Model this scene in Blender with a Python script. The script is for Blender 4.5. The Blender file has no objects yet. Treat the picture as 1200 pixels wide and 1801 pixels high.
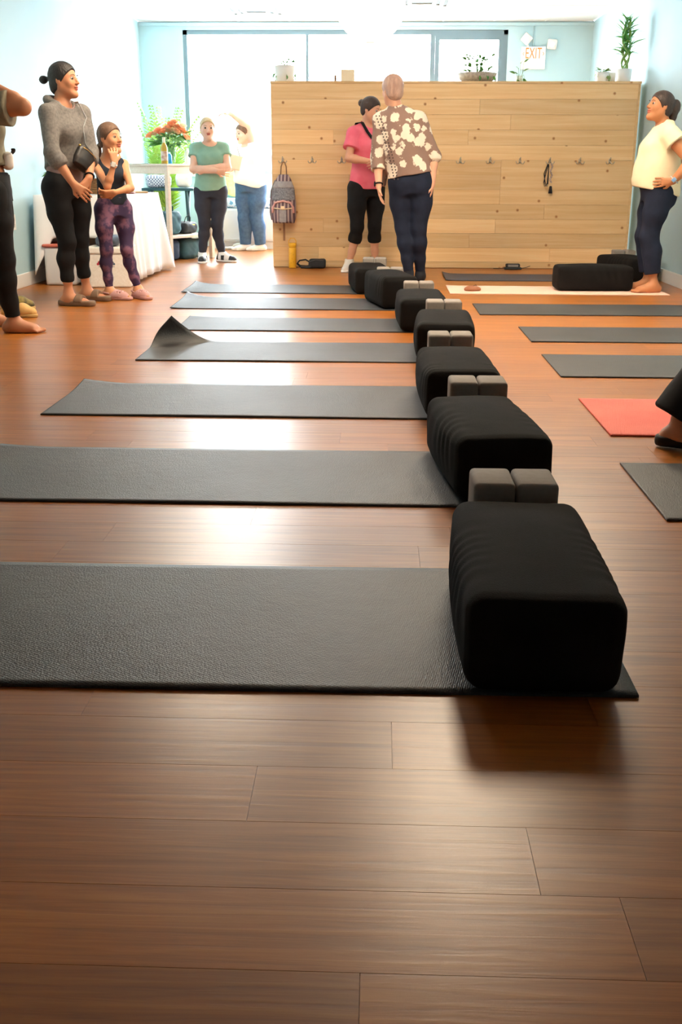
import bpy, bmesh, math, random
import numpy as np
from mathutils import Vector, Matrix
random.seed(7); np.random.seed(7)
S = bpy.context.scene
COL = S.collection
PI = math.pi

# ------------------------------------------------------------------ camera
cam = bpy.data.objects.new('camera', bpy.data.cameras.new('camera')); COL.objects.link(cam)
pitch, yaw, roll = 0.315375, -0.033944, -0.003477
cp, sp, cyw, syw = math.cos(pitch), math.sin(pitch), math.cos(yaw), math.sin(yaw)
fw = Vector((syw*cp, cyw*cp, -sp)); r0 = Vector((cyw, -syw, 0)); d0 = fw.cross(r0)
rt = r0*math.cos(roll) + d0*math.sin(roll); dn = d0*math.cos(roll) - r0*math.sin(roll)
m3 = Matrix((rt, -dn, -fw)).transposed()
cam.matrix_world = Matrix.Translation((0, 0, 0.9223)) @ m3.to_4x4()
cam.data.sensor_fit = 'VERTICAL'; cam.data.sensor_height = 36.0
cam.data.lens = 1839.27*36.0/1801.0
cam.data.clip_start = 0.02
S.camera = cam

# ------------------------------------------------------------------ world and exposure
S.view_settings.view_transform = 'Standard'; S.view_settings.look = 'None'
S.view_settings.gamma = 1.0; S.view_settings.use_curve_mapping = False
S.view_settings.exposure = 0.68
WORLD_STRENGTH = 30.0
LAMP_STRENGTH = 23.0
wd = bpy.data.worlds.new('overcast_sky'); S.world = wd; wd.use_nodes = True
bgn = wd.node_tree.nodes['Background']
bgn.inputs[0].default_value = (0.86, 0.95, 1.0, 1); bgn.inputs[1].default_value = WORLD_STRENGTH
# room dimensions
XL, XR, YB, YN, ZC = -2.93, 2.52, 13.7, -4.0, 2.62
# daylight portal at the shop window
pl = bpy.data.lights.new('window_portal', 'AREA'); pl.shape = 'RECTANGLE'; pl.size = 3.95; pl.size_y = 1.7
pl.cycles.is_portal = True
po = bpy.data.objects.new('window_portal', pl); COL.objects.link(po)
po.location = (-0.44, YB+0.3, 1.7); po.rotation_euler = (-PI/2, 0, 0)

# ------------------------------------------------------------------ helpers: materials
def L(r, g, b):
    f = lambda c: (c/255/12.92) if c/255 <= .04045 else ((c/255+.055)/1.055)**2.4
    return (f(r), f(g), f(b), 1.0)
MATS = {}
def newmat(name):
    m = bpy.data.materials.new(name); m.use_nodes = True
    return m, m.node_tree.nodes, m.node_tree.links, m.node_tree.nodes['Principled BSDF']
def mat(name, c1, rough=.6, c2=None, nscale=6.0, stretch=(1, 1, 1), metal=0.0, bump=0.0, bscale=60.0, bstretch=(1, 1, 1),
        spec=.5, sheen=0.0, emit=0.0, trans=0.0, alpha=1.0, thresh=None, sss=0.0):
    """plain surface: one or two tones mixed by noise, a fine bump"""
    if name in MATS: return MATS[name]
    m, N, K, P = newmat(name)
    P.inputs['Roughness'].default_value = rough; P.inputs['Metallic'].default_value = metal
    P.inputs['Specular IOR Level'].default_value = spec
    P.inputs['Sheen Weight'].default_value = sheen
    P.inputs['Transmission Weight'].default_value = trans
    P.inputs['Base Color'].default_value = c1
    if sss: P.inputs['Subsurface Weight'].default_value = sss; P.inputs['Subsurface Radius'].default_value = (.01, .004, .002)
    if emit: P.inputs['Emission Color'].default_value = c1; P.inputs['Emission Strength'].default_value = emit
    if c2 or bump:
        tc = N.new('ShaderNodeTexCoord')
    if c2:
        mp = N.new('ShaderNodeMapping'); mp.inputs['Scale'].default_value = stretch
        K.new(tc.outputs['Object'], mp.inputs[0])
        nz = N.new('ShaderNodeTexNoise'); nz.inputs['Scale'].default_value = nscale; nz.inputs['Detail'].default_value = 4
        K.new(mp.outputs[0], nz.inputs['Vector'])
        rp = N.new('ShaderNodeValToRGB'); lo, hi = thresh or (.35, .65)
        rp.color_ramp.elements[0].position = lo; rp.color_ramp.elements[1].position = hi
        rp.color_ramp.elements[0].color = c1; rp.color_ramp.elements[1].color = c2
        K.new(nz.outputs['Fac'], rp.inputs[0]); K.new(rp.outputs[0], P.inputs['Base Color'])
    if bump:
        mp = N.new('ShaderNodeMapping'); mp.inputs['Scale'].default_value = bstretch
        K.new(tc.outputs['Object'], mp.inputs[0])
        nz = N.new('ShaderNodeTexNoise'); nz.inputs['Scale'].default_value = bscale; nz.inputs['Detail'].default_value = 3
        K.new(mp.outputs[0], nz.inputs['Vector'])
        b = N.new('ShaderNodeBump'); b.inputs['Strength'].default_value = bump; b.inputs['Distance'].default_value = .01
        K.new(nz.outputs['Fac'], b.inputs['Height']); K.new(b.outputs[0], P.inputs['Normal'])
    MATS[name] = m
    return m
def woodmat(name, tones, grain, rough, spec=.5, knots=None, bump=.15, brick=None, knotscale=(1.1, 3.5, 3.5)):
    """timber with the grain along X, shifted and tinted per plank"""
    m, N, K, P = newmat(name)
    P.inputs['Roughness'].default_value = rough
    P.inputs['Specular IOR Level'].default_value = spec
    tc = N.new('ShaderNodeTexCoord'); oi = N.new('ShaderNodeObjectInfo')
    mul = N.new('ShaderNodeMath'); mul.operation = 'MULTIPLY'; mul.inputs[1].default_value = 57.0
    K.new(oi.outputs['Random'], mul.inputs[0])
    cmb = N.new('ShaderNodeCombineXYZ')
    for i in range(3): K.new(mul.outputs[0], cmb.inputs[i])
    add = N.new('ShaderNodeVectorMath'); add.operation = 'ADD'
    geo = N.new('ShaderNodeNewGeometry')
    K.new(geo.outputs['Position'], add.inputs[0]); K.new(cmb.outputs[0], add.inputs[1])
    vec = add.outputs[0]; rnd = oi.outputs['Random']
    if brick:
        bk = N.new('ShaderNodeTexBrick'); bk.inputs['Scale'].default_value = 1.0; bk.inputs['Brick Width'].default_value = brick[0]
        bk.inputs['Row Height'].default_value = brick[1]; bk.inputs['Mortar Size'].default_value = .0012
        bk.offset = .37; bk.inputs['Color1'].default_value = (0, 0, 0, 1); bk.inputs['Color2'].default_value = (1, 1, 1, 1)
        bk.inputs['Mortar'].default_value = (.5, .5, .5, 1)
        K.new(geo.outputs['Position'], bk.inputs['Vector'])
        rnd = bk.outputs['Color']
    mp = N.new('ShaderNodeMapping'); mp.inputs['Scale'].default_value = grain
    K.new(vec, mp.inputs[0])
    nz = N.new('ShaderNodeTexNoise'); nz.inputs['Scale'].default_value = 1.0; nz.inputs['Detail'].default_value = 7
    nz.inputs['Roughness'].default_value = .62; nz.inputs['Distortion'].default_value = .6
    K.new(mp.outputs[0], nz.inputs['Vector'])
    rp = N.new('ShaderNodeValToRGB'); e = rp.color_ramp.elements
    e[0].position = .3; e[0].color = tones[0]; e[1].position = .7; e[1].color = tones[2]
    x = e.new(.5); x.color = tones[1]
    K.new(nz.outputs['Fac'], rp.inputs[0])
    hs = N.new('ShaderNodeHueSaturation')
    mr = N.new('ShaderNodeMapRange'); mr.inputs[3].default_value = .86; mr.inputs[4].default_value = 1.14
    K.new(rnd, mr.inputs[0]); K.new(mr.outputs[0], hs.inputs['Value'])
    K.new(rp.outputs[0], hs.inputs['Color']); out = hs.outputs[0]
    if knots:
        sx = N.new('ShaderNodeSeparateXYZ'); K.new(vec, sx.inputs[0]); mk = N.new('ShaderNodeCombineXYZ')
        K.new(sx.outputs['X'], mk.inputs['X']); K.new(sx.outputs['Z'], mk.inputs['Y'])
        vo = N.new('ShaderNodeTexVoronoi'); vo.voronoi_dimensions = '2D'; vo.inputs['Scale'].default_value = 2.5; K.new(mk.outputs[0], vo.inputs['Vector'])
        kr = N.new('ShaderNodeValToRGB'); kr.color_ramp.elements[0].position = .012; kr.color_ramp.elements[1].position = .045
        kr.color_ramp.elements[0].color = (1, 1, 1, 1); kr.color_ramp.elements[1].color = (0, 0, 0, 1)
        K.new(vo.outputs['Distance'], kr.inputs[0])
        mx = N.new('ShaderNodeMix'); mx.data_type = 'RGBA'
        K.new(kr.outputs[0], mx.inputs[0]); K.new(out, mx.inputs[6]); mx.inputs[7].default_value = knots
        out = mx.outputs[2]
    K.new(out, P.inputs['Base Color'])
    b = N.new('ShaderNodeBump'); b.inputs['Strength'].default_value = bump; b.inputs['Distance'].default_value = .004
    K.new(nz.outputs['Fac'], b.inputs['Height']); K.new(b.outputs[0], P.inputs['Normal'])
    MATS[name] = m
    return m
def glassmat(name, tint=(1, 1, 1, 1), refl=.06):
    m, N, K, P = newmat(name)
    N.remove(P); o = N['Material Output']
    t = N.new('ShaderNodeBsdfTransparent'); t.inputs[0].default_value = tint
    g = N.new('ShaderNodeBsdfGlossy'); g.inputs['Roughness'].default_value = .02
    mx = N.new('ShaderNodeMixShader'); lw = N.new('ShaderNodeLayerWeight'); pw = N.new('ShaderNodeMath'); pw.operation = 'POWER'; pw.inputs[1].default_value = 4
    ml = N.new('ShaderNodeMath'); ml.operation = 'MULTIPLY_ADD'; ml.inputs[1].default_value = .5; ml.inputs[2].default_value = .04
    K.new(lw.outputs['Facing'], pw.inputs[0]); K.new(pw.outputs[0], ml.inputs[0]); K.new(ml.outputs[0], mx.inputs[0]); K.new(t.outputs[0], mx.inputs[1]); K.new(g.outputs[0], mx.inputs[2])
    K.new(mx.outputs[0], o.inputs[0]); MATS[name] = m
    return m

# ------------------------------------------------------------------ helpers: meshes and objects
def link(name, me, m=None, parent=None, loc=None, rot=None):
    o = bpy.data.objects.new(name, me); COL.objects.link(o)
    if m is not None and me is not None:
        for q in (m if isinstance(m, (list, tuple)) else [m]): me.materials.append(q)
    if parent: o.parent = parent
    if loc is not None: o.location = loc
    if rot is not None: o.rotation_euler = rot
    return o
def tag(o, label, cat, group=None, kind=None):
    o['label'] = label
    if cat: o['category'] = cat
    if group: o['group'] = group
    if kind: o['kind'] = kind
    return o
def thing(name, label, cat, loc=(0, 0, 0), rz=0.0, group=None):
    o = bpy.data.objects.new(name, None); COL.objects.link(o); o.empty_display_size = .1
    o.location = loc; o.rotation_euler = (0, 0, rz)
    return tag(o, label, cat, group)
class MB:
    """collects shapes into one mesh"""
    def __init__(s): s.bm = bmesh.new(); s.mi = 0; s.smooth = False
    def _fin(s, vs):
        fs = set(f for v in vs for f in v.link_faces)
        for f in fs: f.material_index = s.mi; f.smooth = s.smooth
    def box(s, lo, hi, bev=0.0, seg=2, M=None):
        r = bmesh.ops.create_cube(s.bm, size=1.0); vs = r['verts']
        c = (Vector(lo)+Vector(hi))/2; d = Vector(hi)-Vector(lo)
        for v in vs: v.co = Vector((v.co.x*d.x, v.co.y*d.y, v.co.z*d.z))+c
        if bev:
            es = list(set(e for v in vs for e in v.link_edges))
            rb = bmesh.ops.bevel(s.bm, geom=es, offset=bev, segments=seg, profile=.5, affect='EDGES')
            vs = list(set(v for f in rb['faces'] for v in f.verts) | set(v for v in vs if v.is_valid))
        if M is not None:
            for v in vs: v.co = M @ v.co
        s._fin(vs); return s
    def tube(s, pts, rad, n=8, closed=False, flat=1.0, caps=True):
        pts = [Vector(p) for p in pts]; N = len(pts); rings = []
        rads = rad if isinstance(rad, (list, tuple)) else [rad]*N
        up = None
        for i, p in enumerate(pts):
            a = pts[(i-1) % N] if (closed or i > 0) else p; b = pts[(i+1) % N] if (closed or i < N-1) else p
            t = (b-a).normalized()
            if up is None: up = t.orthogonal().normalized() if abs(t.z) > .9 else t.cross(Vector((0, 0, 1))).normalized()
            up = (up - t*up.dot(t)); up = up.normalized() if up.length > 1e-5 else t.orthogonal().normalized()
            w = t.cross(up)
            rings.append([s.bm.verts.new(p+up*(rads[i]*math.cos(2*PI*k/n))+w*(rads[i]*flat*math.sin(2*PI*k/n))) for k in range(n)])
        fs = []
        for i in range(N if closed else N-1):
            A, B = rings[i], rings[(i+1) % N]
            for k in range(n): fs.append(s.bm.faces.new((A[k], A[(k+1) % n], B[(k+1) % n], B[k])))
        if not closed and caps:
            fs.append(s.bm.faces.new(rings[0][::-1])); fs.append(s.bm.faces.new(rings[-1]))
        for f in fs: f.material_index = s.mi; f.smooth = True
        return s
    def lathe(s, prof, n=20, c=(0, 0, 0), sx=1.0, sy=1.0):
        c = Vector(c); rings = []
        for (r, z) in prof:
            if r < 1e-5: rings.append([s.bm.verts.new(c+Vector((0, 0, z)))])
            else: rings.append([s.bm.verts.new(c+Vector((r*sx*math.cos(2*PI*k/n), r*sy*math.sin(2*PI*k/n), z))) for k in range(n)])
        for A, B in zip(rings, rings[1:]):
            for k in range(n):
                if len(A) == 1 and len(B) == 1: continue
                if len(A) == 1: f = (A[0], B[k], B[(k+1) % n])
                elif len(B) == 1: f = (A[k], A[(k+1) % n], B[0])
                else: f = (A[k], A[(k+1) % n], B[(k+1) % n], B[k])
                f = s.bm.faces.new(f); f.material_index = s.mi; f.smooth = True
        return s
    def quad(s, pts):
        f = s.bm.faces.new([s.bm.verts.new(p) for p in pts]); f.material_index = s.mi; f.smooth = s.smooth; return s
    def prism(s, pts, depth):
        """outline in 3-D, extruded by a vector"""
        d = Vector(depth); a = [s.bm.verts.new(p) for p in pts]; b = [s.bm.verts.new(Vector(p)+d) for p in pts]
        fs = [s.bm.faces.new(a[::-1]), s.bm.faces.new(b)]
        n = len(pts)
        for i in range(n): fs.append(s.bm.faces.new((a[i], a[(i+1) % n], b[(i+1) % n], b[i])))
        for f in fs: f.material_index = s.mi
        return s
    def mesh(s, name='mesh'):
        bmesh.ops.recalc_face_normals(s.bm, faces=s.bm.faces[:])
        me = bpy.data.meshes.new(name); s.bm.to_mesh(me); s.bm.free(); return me
    def build(s, name, m, parent=None, loc=None, rot=None): return link(name, s.mesh(name), m, parent, loc, rot)

# ------------------------------------------------------------------ helpers: implicit surfaces (bodies, cloth, cushions)
def A3(v): return np.asarray(v, dtype=np.float64)
def nrm(v): v = A3(v); return v/max(np.linalg.norm(v), 1e-9)
def wob(X, Y, Z, f, seed=0.0):
    return (np.sin(f*X+1.7*np.sin(.7*f*Z+seed)+seed)*np.sin(f*.8*Y+1.3*np.sin(.6*f*X+2*seed)) + .6*np.sin(f*1.9*Z+1.1*np.sin(f*Y+seed)+f*.7*X)*np.sin(f*1.3*X+seed*3))*.5
class Field:
    def __init__(s, lo, hi, h):
        s.h = h; s.o = A3(lo); s.n = np.ceil((A3(hi)-s.o)/h).astype(int)+1
        s.D = np.full(tuple(s.n), .08, np.float32)
    def win(s, lo, hi):
        a = np.clip(np.floor((A3(lo)-s.o)/s.h).astype(int), 0, s.n); b = np.clip(np.ceil((A3(hi)-s.o)/s.h).astype(int)+1, 0, s.n)
        if np.any(b-a < 1): return None
        sl = tuple(slice(i, j) for i, j in zip(a, b))
        g = [(s.o[i]+s.h*np.arange(a[i], b[i])).astype(np.float32) for i in range(3)]
        return sl, g[0][:, None, None], g[1][None, :, None], g[2][None, None, :]
    def put(s, sl, d, k, op='u'):
        a = s.D[sl]
        if op == 'u':
            if k > 0:
                hh = np.clip(.5+.5*(a-d)/k, 0, 1); s.D[sl] = a+(d-a)*hh-k*hh*(1-hh)
            else: s.D[sl] = np.minimum(a, d)
        elif op == 'sub':
            d = -d
            if k > 0:
                hh = np.clip(.5-.5*(a-d)/k, 0, 1); s.D[sl] = a+(d-a)*hh+k*hh*(1-hh)
            else: s.D[sl] = np.maximum(a, d)
    def cone(s, a, b, ra, rb, k=.02, cut=False, op='u', cuta=False):
        a, b = A3(a), A3(b); m = max(ra, rb)+k+3*s.h
        w = s.win(np.minimum(a, b)-m, np.maximum(a, b)+m)
        if w is None: return
        sl, X, Y, Z = w; ab = b-a; q = max(ab@ab, 1e-9)
        px, py, pz = X-a[0], Y-a[1], Z-a[2]
        tt = (px*ab[0]+py*ab[1]+pz*ab[2])/q; t = np.clip(tt, 0, 1)
        d = np.sqrt((px-t*ab[0])**2+(py-t*ab[1])**2+(pz-t*ab[2])**2)-(ra+(rb-ra)*t)
        if cut: d = np.maximum(d, (tt-1)*math.sqrt(q))
        if cuta: d = np.maximum(d, -tt*math.sqrt(q))
        s.put(sl, d, k, op)
    def chain(s, pts, rs, k=.02, **kw):
        for i in range(len(pts)-1): s.cone(pts[i], pts[i+1], rs[i], rs[i+1], k, **kw)
    def ell(s, c, R, rad, k=.02, op='u'):
        """R rows: unit axes"""
        c = A3(c); R = np.array(R, float); rad = A3(rad); m = max(rad)+k+3*s.h
        w = s.win(c-m, c+m)
        if w is None: return
        sl, X, Y, Z = w; px, py, pz = X-c[0], Y-c[1], Z-c[2]
        q0 = q1 = 0
        for i in range(3):
            e = px*R[i][0]+py*R[i][1]+pz*R[i][2]
            q0 = q0+(e/rad[i])**2; q1 = q1+(e/rad[i]**2)**2
        k0 = np.sqrt(q0); d = k0*(k0-1)/np.maximum(np.sqrt(q1), 1e-6)
        s.put(sl, d, k, op)
    def rbox(s, c, R, half, r, k=0.0, op='u'):
        c = A3(c); m = np.linalg.norm(half)+k+3*s.h; w = s.win(c-m, c+m)
        if w is None: return
        sl, X, Y, Z = w; px, py, pz = X-c[0], Y-c[1], Z-c[2]
        e = [np.abs(px*R[i][0]+py*R[i][1]+pz*R[i][2])-(half[i]-r) for i in range(3)]
        d = np.sqrt(sum(np.maximum(v, 0)**2 for v in e))+np.minimum(np.maximum(np.maximum(e[0], e[1]), e[2]), 0)-r
        s.put(sl, d, k, op)
    def loft(s, keys, u, k=.03, off=0.0):
        """keys: (centre, half width along u, half depth); stacked bottom to top"""
        c = np.array([A3(q[0]) for q in keys]); w = nrm(c[-1]-c[0]); u = nrm(A3(u)-w*(A3(u)@w)); v = np.cross(w, u)
        ss = (c-c[0])@w; a = np.array([q[1] for q in keys])+off; b = np.array([q[2] for q in keys])+off
        n = 60; q = np.linspace(ss[0], ss[-1], n)
        def sm(y):
            z = np.interp(q, ss, y)
            for _ in range(6): z[1:-1] = (z[:-2]+2*z[1:-1]+z[2:])/4
            return z
        cu, cv, a, b = sm((c-c[0])@u), sm((c-c[0])@v), sm(a), sm(b)
        m = max(a.max(), b.max())+k+.03
        W = s.win(c.min(0)-m, c.max(0)+m)
        if W is None: return
        sl, X, Y, Z = W; px, py, pz = X-c[0][0], Y-c[0][1], Z-c[0][2]
        t = px*w[0]+py*w[1]+pz*w[2]
        du = px*u[0]+py*u[1]+pz*u[2]-np.interp(t, q, cu); dv = px*v[0]+py*v[1]+pz*v[2]-np.interp(t, q, cv)
        aa, bb = np.interp(t, q, a), np.interp(t, q, b)
        k0 = np.sqrt((du/aa)**2+(dv/bb)**2); k1 = np.sqrt((du/aa**2)**2+(dv/bb**2)**2)
        d = k0*(k0-1)/np.maximum(k1, 1e-4)
        d = np.maximum(np.maximum(d, t-q[-1]-off), q[0]-off-t)
        s.put(sl, d, k)
    def plane(s, o, n):
        """cut away what lies on the side n points to"""
        o, n = A3(o), nrm(n); sl, X, Y, Z = s.win(s.o-1, s.o+s.n*s.h+1)
        s.D = np.maximum(s.D, ((X-o[0])*n[0]+(Y-o[1])*n[1]+(Z-o[2])*n[2]).astype(np.float32))
    def warp(s, amp, f, seed=0.0):
        sl, X, Y, Z = s.win(s.o-1, s.o+s.n*s.h+1); s.D = s.D+np.float32(amp)*wob(X, Y, Z, f, seed).astype(np.float32)
    def mesh(s, name, base=(0, 0, 0)):
        D = s.D; D[0], D[-1], D[:, 0], D[:, -1], D[:, :, 0], D[:, :, -1] = (.05,)*6
        I = D < 0
        cnt = np.zeros(tuple(s.n-1), np.int8)
        for i in (0, 1):
            for j in (0, 1):
                for k in (0, 1): cnt += I[i:s.n[0]-1+i, j:s.n[1]-1+j, k:s.n[2]-1+k]
        cells = np.argwhere((cnt > 0) & (cnt < 8)); idx = np.full(cnt.shape, -1, np.int32)
        idx[tuple(cells.T)] = np.arange(len(cells))
        acc = np.zeros((len(cells), 3)); num = np.zeros(len(cells))
        cr = [(0, 0, 0), (1, 0, 0), (0, 1, 0), (1, 1, 0), (0, 0, 1), (1, 0, 1), (0, 1, 1), (1, 1, 1)]
        vals = [D[tuple((cells+A3(c).astype(int)).T)] for c in cr]
        for p in range(8):
            for ax in (1, 2, 4):
                if p & ax: continue
                a, b = vals[p], vals[p | ax]; x = (a < 0) != (b < 0)
                t = a[x]/(a[x]-b[x]); acc[x] += A3(cr[p])+t[:, None]*(A3(cr[p | ax])-A3(cr[p])); num[x] += 1
        V = s.o+s.h*(cells+acc/num[:, None])-A3(base)
        Q = []
        for ax in range(3):
            o1, o2 = [(1, 2), (2, 0), (0, 1)][ax]
            sa = [slice(None)]*3; sb = [slice(None)]*3; sa[ax] = slice(0, -1); sb[ax] = slice(1, None)
            A, B = I[tuple(sa)], I[tuple(sb)]
            e = np.argwhere(A != B); e = e[(e[:, o1] > 0) & (e[:, o2] > 0) & (e[:, o1] < s.n[o1]-1) & (e[:, o2] < s.n[o2]-1)]
            ins = A[tuple(e.T)]
            def cell(d1, d2):
                q = e.copy(); q[:, o1] -= d1; q[:, o2] -= d2; return idx[tuple(q.T)]
            f = np.stack([cell(1, 1), cell(0, 1), cell(0, 0), cell(1, 0)], 1)
            f[~ins] = f[~ins][:, ::-1]; Q.append(f)
        Q = np.concatenate(Q); Q = Q[(Q >= 0).all(1)]
        me = bpy.data.meshes.new(name)
        me.vertices.add(len(V)); me.vertices.foreach_set('co', V.astype(np.float32).ravel())
        me.loops.add(len(Q)*4); me.loops.foreach_set('vertex_index', Q.astype(np.int32).ravel())
        me.polygons.add(len(Q)); me.polygons.foreach_set('loop_start', np.arange(0, len(Q)*4, 4, dtype=np.int32))
        me.polygons.foreach_set('use_smooth', np.ones(len(Q), bool)); me.update(calc_edges=True)
        return me
E3 = np.eye(3)

# ------------------------------------------------------------------ materials of the room
FT = (L(134, 76, 22), L(160, 94, 30), L(178, 112, 42))
M_floor = woodmat('floor_plank_wood', FT, (2.6, 60, 60), .32, bump=.10, spec=.72)
M_floorfar = woodmat('floor_far_wood', FT, (2.6, 60, 60), .32, bump=.10, spec=.72, brick=(.914, .152))
M_pine = woodmat('pine_board', (L(230, 188, 132), L(238, 200, 148), L(245, 212, 166)), (1.0, 26, 26), .55, knots=L(172, 108, 58), bump=.06)
M_wall = mat('pale_blue_paint', L(178, 209, 219), .75, L(183, 213, 222), 2.0, bump=.03, bscale=220)
M_white = mat('white_paint', L(236, 236, 234), .5)
M_alu = mat('grey_window_metal', L(112, 132, 142), .4, metal=.3)
M_ceil = mat('white_ceiling_tile', L(238, 240, 240), .9, L(228, 231, 232), 90.0, bump=.15, bscale=140)
M_glass = glassmat('window_glass')

# ------------------------------------------------------------------ floor: slab + separate planks in front
PW, PL_, Y0, NR = .152, .914, .27, 33
Y1 = Y0+PW*NR
m = MB()
m.box((XL-.1, YN-.1, -.2), (XR+.1, Y0, 0)); m.box((XL-.1, Y0, -.2), (XR+.1, Y1, -.005)); m.box((XL-.1, Y1, -.2), (XR+.1, YB+.12, 0))
floor = m.build('floor', M_floorfar); tag(floor, 'brown wood plank floor of the studio', None, kind='structure')
pm = MB().box((-.5, -.5, -1), (.5, .5, 0)).mesh('plank'); pm.materials.append(M_floor)
joint = {7: -.185, 6: .23, 4: -.01}
for r in range(NR):
    ph = joint.get(r, random.uniform(0, PL_)) % PL_
    x = XL
    edges = [XL]+[q for q in np.arange(ph-5*PL_, XR, PL_) if XL+.05 < q < XR-.05]+[XR]
    for a, b in zip(edges, edges[1:]):
        me = pm
        o = link('plank', me, None, floor, ((a+b)/2, Y0+PW*(r+.5), 0)); o.scale = (b-a-.0007, PW-.0008, .0049)
# ------------------------------------------------------------------ walls
def struct(name, mb, mm, label):
    o = mb.build(name, mm); tag(o, label, None, kind='structure'); return o
struct('wall_left', MB().box((XL-.12, YN-.12, 0), (XL, YB+.12, ZC)), M_wall, 'pale blue painted side wall')
struct('wall_right', MB().box((XR, YN-.12, 0), (XR+.12, YB+.12, ZC)), M_wall, 'pale blue painted wall by the bamboo plant')
struct('wall_near', MB().box((XL, YN-.12, 0), (XR, YN, ZC)), M_wall, 'pale blue wall at the near end of the studio')
WX0, WX1, WZ0, WZ1 = -2.40, 1.515, .88, 2.53
m = MB(); m.box((XL, YB, 0), (XR, YB+.12, WZ0)); m.box((XL, YB, WZ1), (XR, YB+.12, ZC))
m.box((XL, YB, WZ0), (WX0, YB+.12, WZ1)); m.box((WX1, YB, WZ0), (XR, YB+.12, WZ1))
struct('wall_back', m, M_wall, 'pale blue end wall around the shop window')
for nm, lo, hi in (('baseboard_left', (XL, YN, 0), (XL+.016, YB-.016, .11)), ('baseboard_right', (XR-.016, YN, 0), (XR, YB-.016, .11)), ('baseboard_back', (XL, YB-.016, 0), (XR, YB, .11))):
    m = MB().box(lo, hi, .005)
    struct(nm, m, M_white, 'white skirting board along the wall')
struct('trim_1', MB().box((XL, YB-.03, ZC-.05), (XR, YB, ZC-.012), .008), M_wall, 'narrow blue moulding under the ceiling of the end wall')
# window: frame, mullions and panes
MX = [-.895, .62]
m = MB(); fwid = .05
m.box((WX0, YB+.02, WZ0), (WX0+fwid, YB+.1, WZ1)); m.box((WX1-fwid, YB+.02, WZ0), (WX1, YB+.1, WZ1))
m.box((WX0, YB+.02, WZ1-fwid), (WX1, YB+.1, WZ1)); m.box((WX0, YB+.02, WZ0), (WX1, YB+.1, WZ0+fwid))
win = struct('window_1', m, M_alu, 'wide shop window in three lights with grey metal frame')
for q, w in zip(MX, (.035, .055)): MB().box((q-w/2, YB+.02, WZ0+fwid), (q+w/2, YB+.1, WZ1-fwid)).build('mullion', M_alu, win)
# the right light is a smaller sash with a heavy frame of its own
m = MB(); m.box((.65, YB+.01, 1.55), (1.465, YB+.07, 1.62)); m.box((.65, YB+.01, 2.42), (1.465, YB+.07, 2.48))
m.box((1.41, YB+.01, 1.62), (1.465, YB+.07, 2.42)); m.box((.65, YB+.01, 1.62), (.70, YB+.07, 2.42)); m.build('sash', M_alu, win)
xs = [WX0+fwid]+MX+[WX1-fwid]
for a, b in zip(xs, xs[1:]): MB().box((a, YB+.055, WZ0+fwid), (b, YB+.061, WZ1-fwid)).build('pane', M_glass, win)
MB().box((WX0-.02, YB-.06, WZ0-.03), (WX1+.02, YB+.1, WZ0), .004).build('window_sill', M_white, win)
# ceiling: slab, hung grid and separate tiles over the far end
cs = struct('ceiling', MB().box((XL-.12, YN-.12, ZC+.02), (XR+.12, YB+.12, ZC+.2)), M_ceil, 'white hung tile ceiling')
TS = .61; CY0 = YB-TS*8
MB().box((XL, YN, ZC), (XR, CY0, ZC+.02)).build('plain_ceiling', M_ceil, cs)
lights_at = [(3, 2), (6, 2), (1, 5), (4, 5), (7, 5), (4, 7)]
m = MB()
gx = [XL+TS*i for i in range(10)]; gx = [g for g in gx if g < XR]
for g in gx[1:]: m.box((g-.012, CY0, ZC-.003), (g+.012, YB, ZC+.006))
for j in range(9): m.box((XL, CY0+TS*j-.012, ZC-.0025), (XR, CY0+TS*j+.012, ZC+.006))
m.build('ceiling_grid', M_white, cs)
tm = MB().box((-.5, -.5, 0), (.5, .5, 1)).mesh('tile'); tm.materials.append(M_ceil)
vents = [(2, 6), (5, 5)]
lamps = [(2, 5), (6, 5), (4, 6)]
for i, g in enumerate(gx):
    g1 = min(g+TS, XR)
    for j in range(8):
        if (i, j) in lamps or (i, j) in vents: continue
        o = link('tile', tm, None, cs, ((g+g1)/2, CY0+TS*(j+.5), ZC+.004)); o.scale = (g1-g-.024, TS-.024, .014)
M_lamp = mat('lamp_diffuser', (1, .82, .6, 1), .6, emit=LAMP_STRENGTH); M_lampd = mat('dimmed_diffuser', (1, .95, .88, 1), .6, emit=4.0)
def troffer(x, y, z, label, w=.59, l=.59, dm=None):
    t = thing('ceiling_light', label, 'ceiling light', (x, y, z), group='flat ceiling light panels')
    m = MB()
    for s_ in (-1, 1):
        m.box((s_*w/2-.012, -l/2, -.008), (s_*w/2+.012, l/2, .012)); m.box((-w/2, s_*l/2-.012, -.008), (w/2, s_*l/2+.012, .012))
    m.build('frame', M_white, t); MB().box((-w/2+.012, -l/2+.012, -.002), (w/2-.012, l/2-.012, .01)).build('diffuser', dm or M_lamp, t)
for n, (i, j) in enumerate(lamps):
    troffer(XL+TS*(i+.5), CY0+TS*(j+.5), ZC, ('square ceiling light panel nearest the side window wall', 'square ceiling light panel near the exit sign', 'square ceiling light panel above the wooden partition')[n], dm=M_lampd)
for x, y, lb in ((-1.2, 7.4, 'long ceiling light panel above the people by the side wall'), (1.3, 7.4, 'long ceiling light panel above the coral and black mats'), (.5, 5.4, 'long ceiling light panel above the middle mats')):
    troffer(x, y, ZC-.014, lb, .6, 1.2)
M_grille = mat('vent_metal', L(225, 230, 233), .5)
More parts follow.
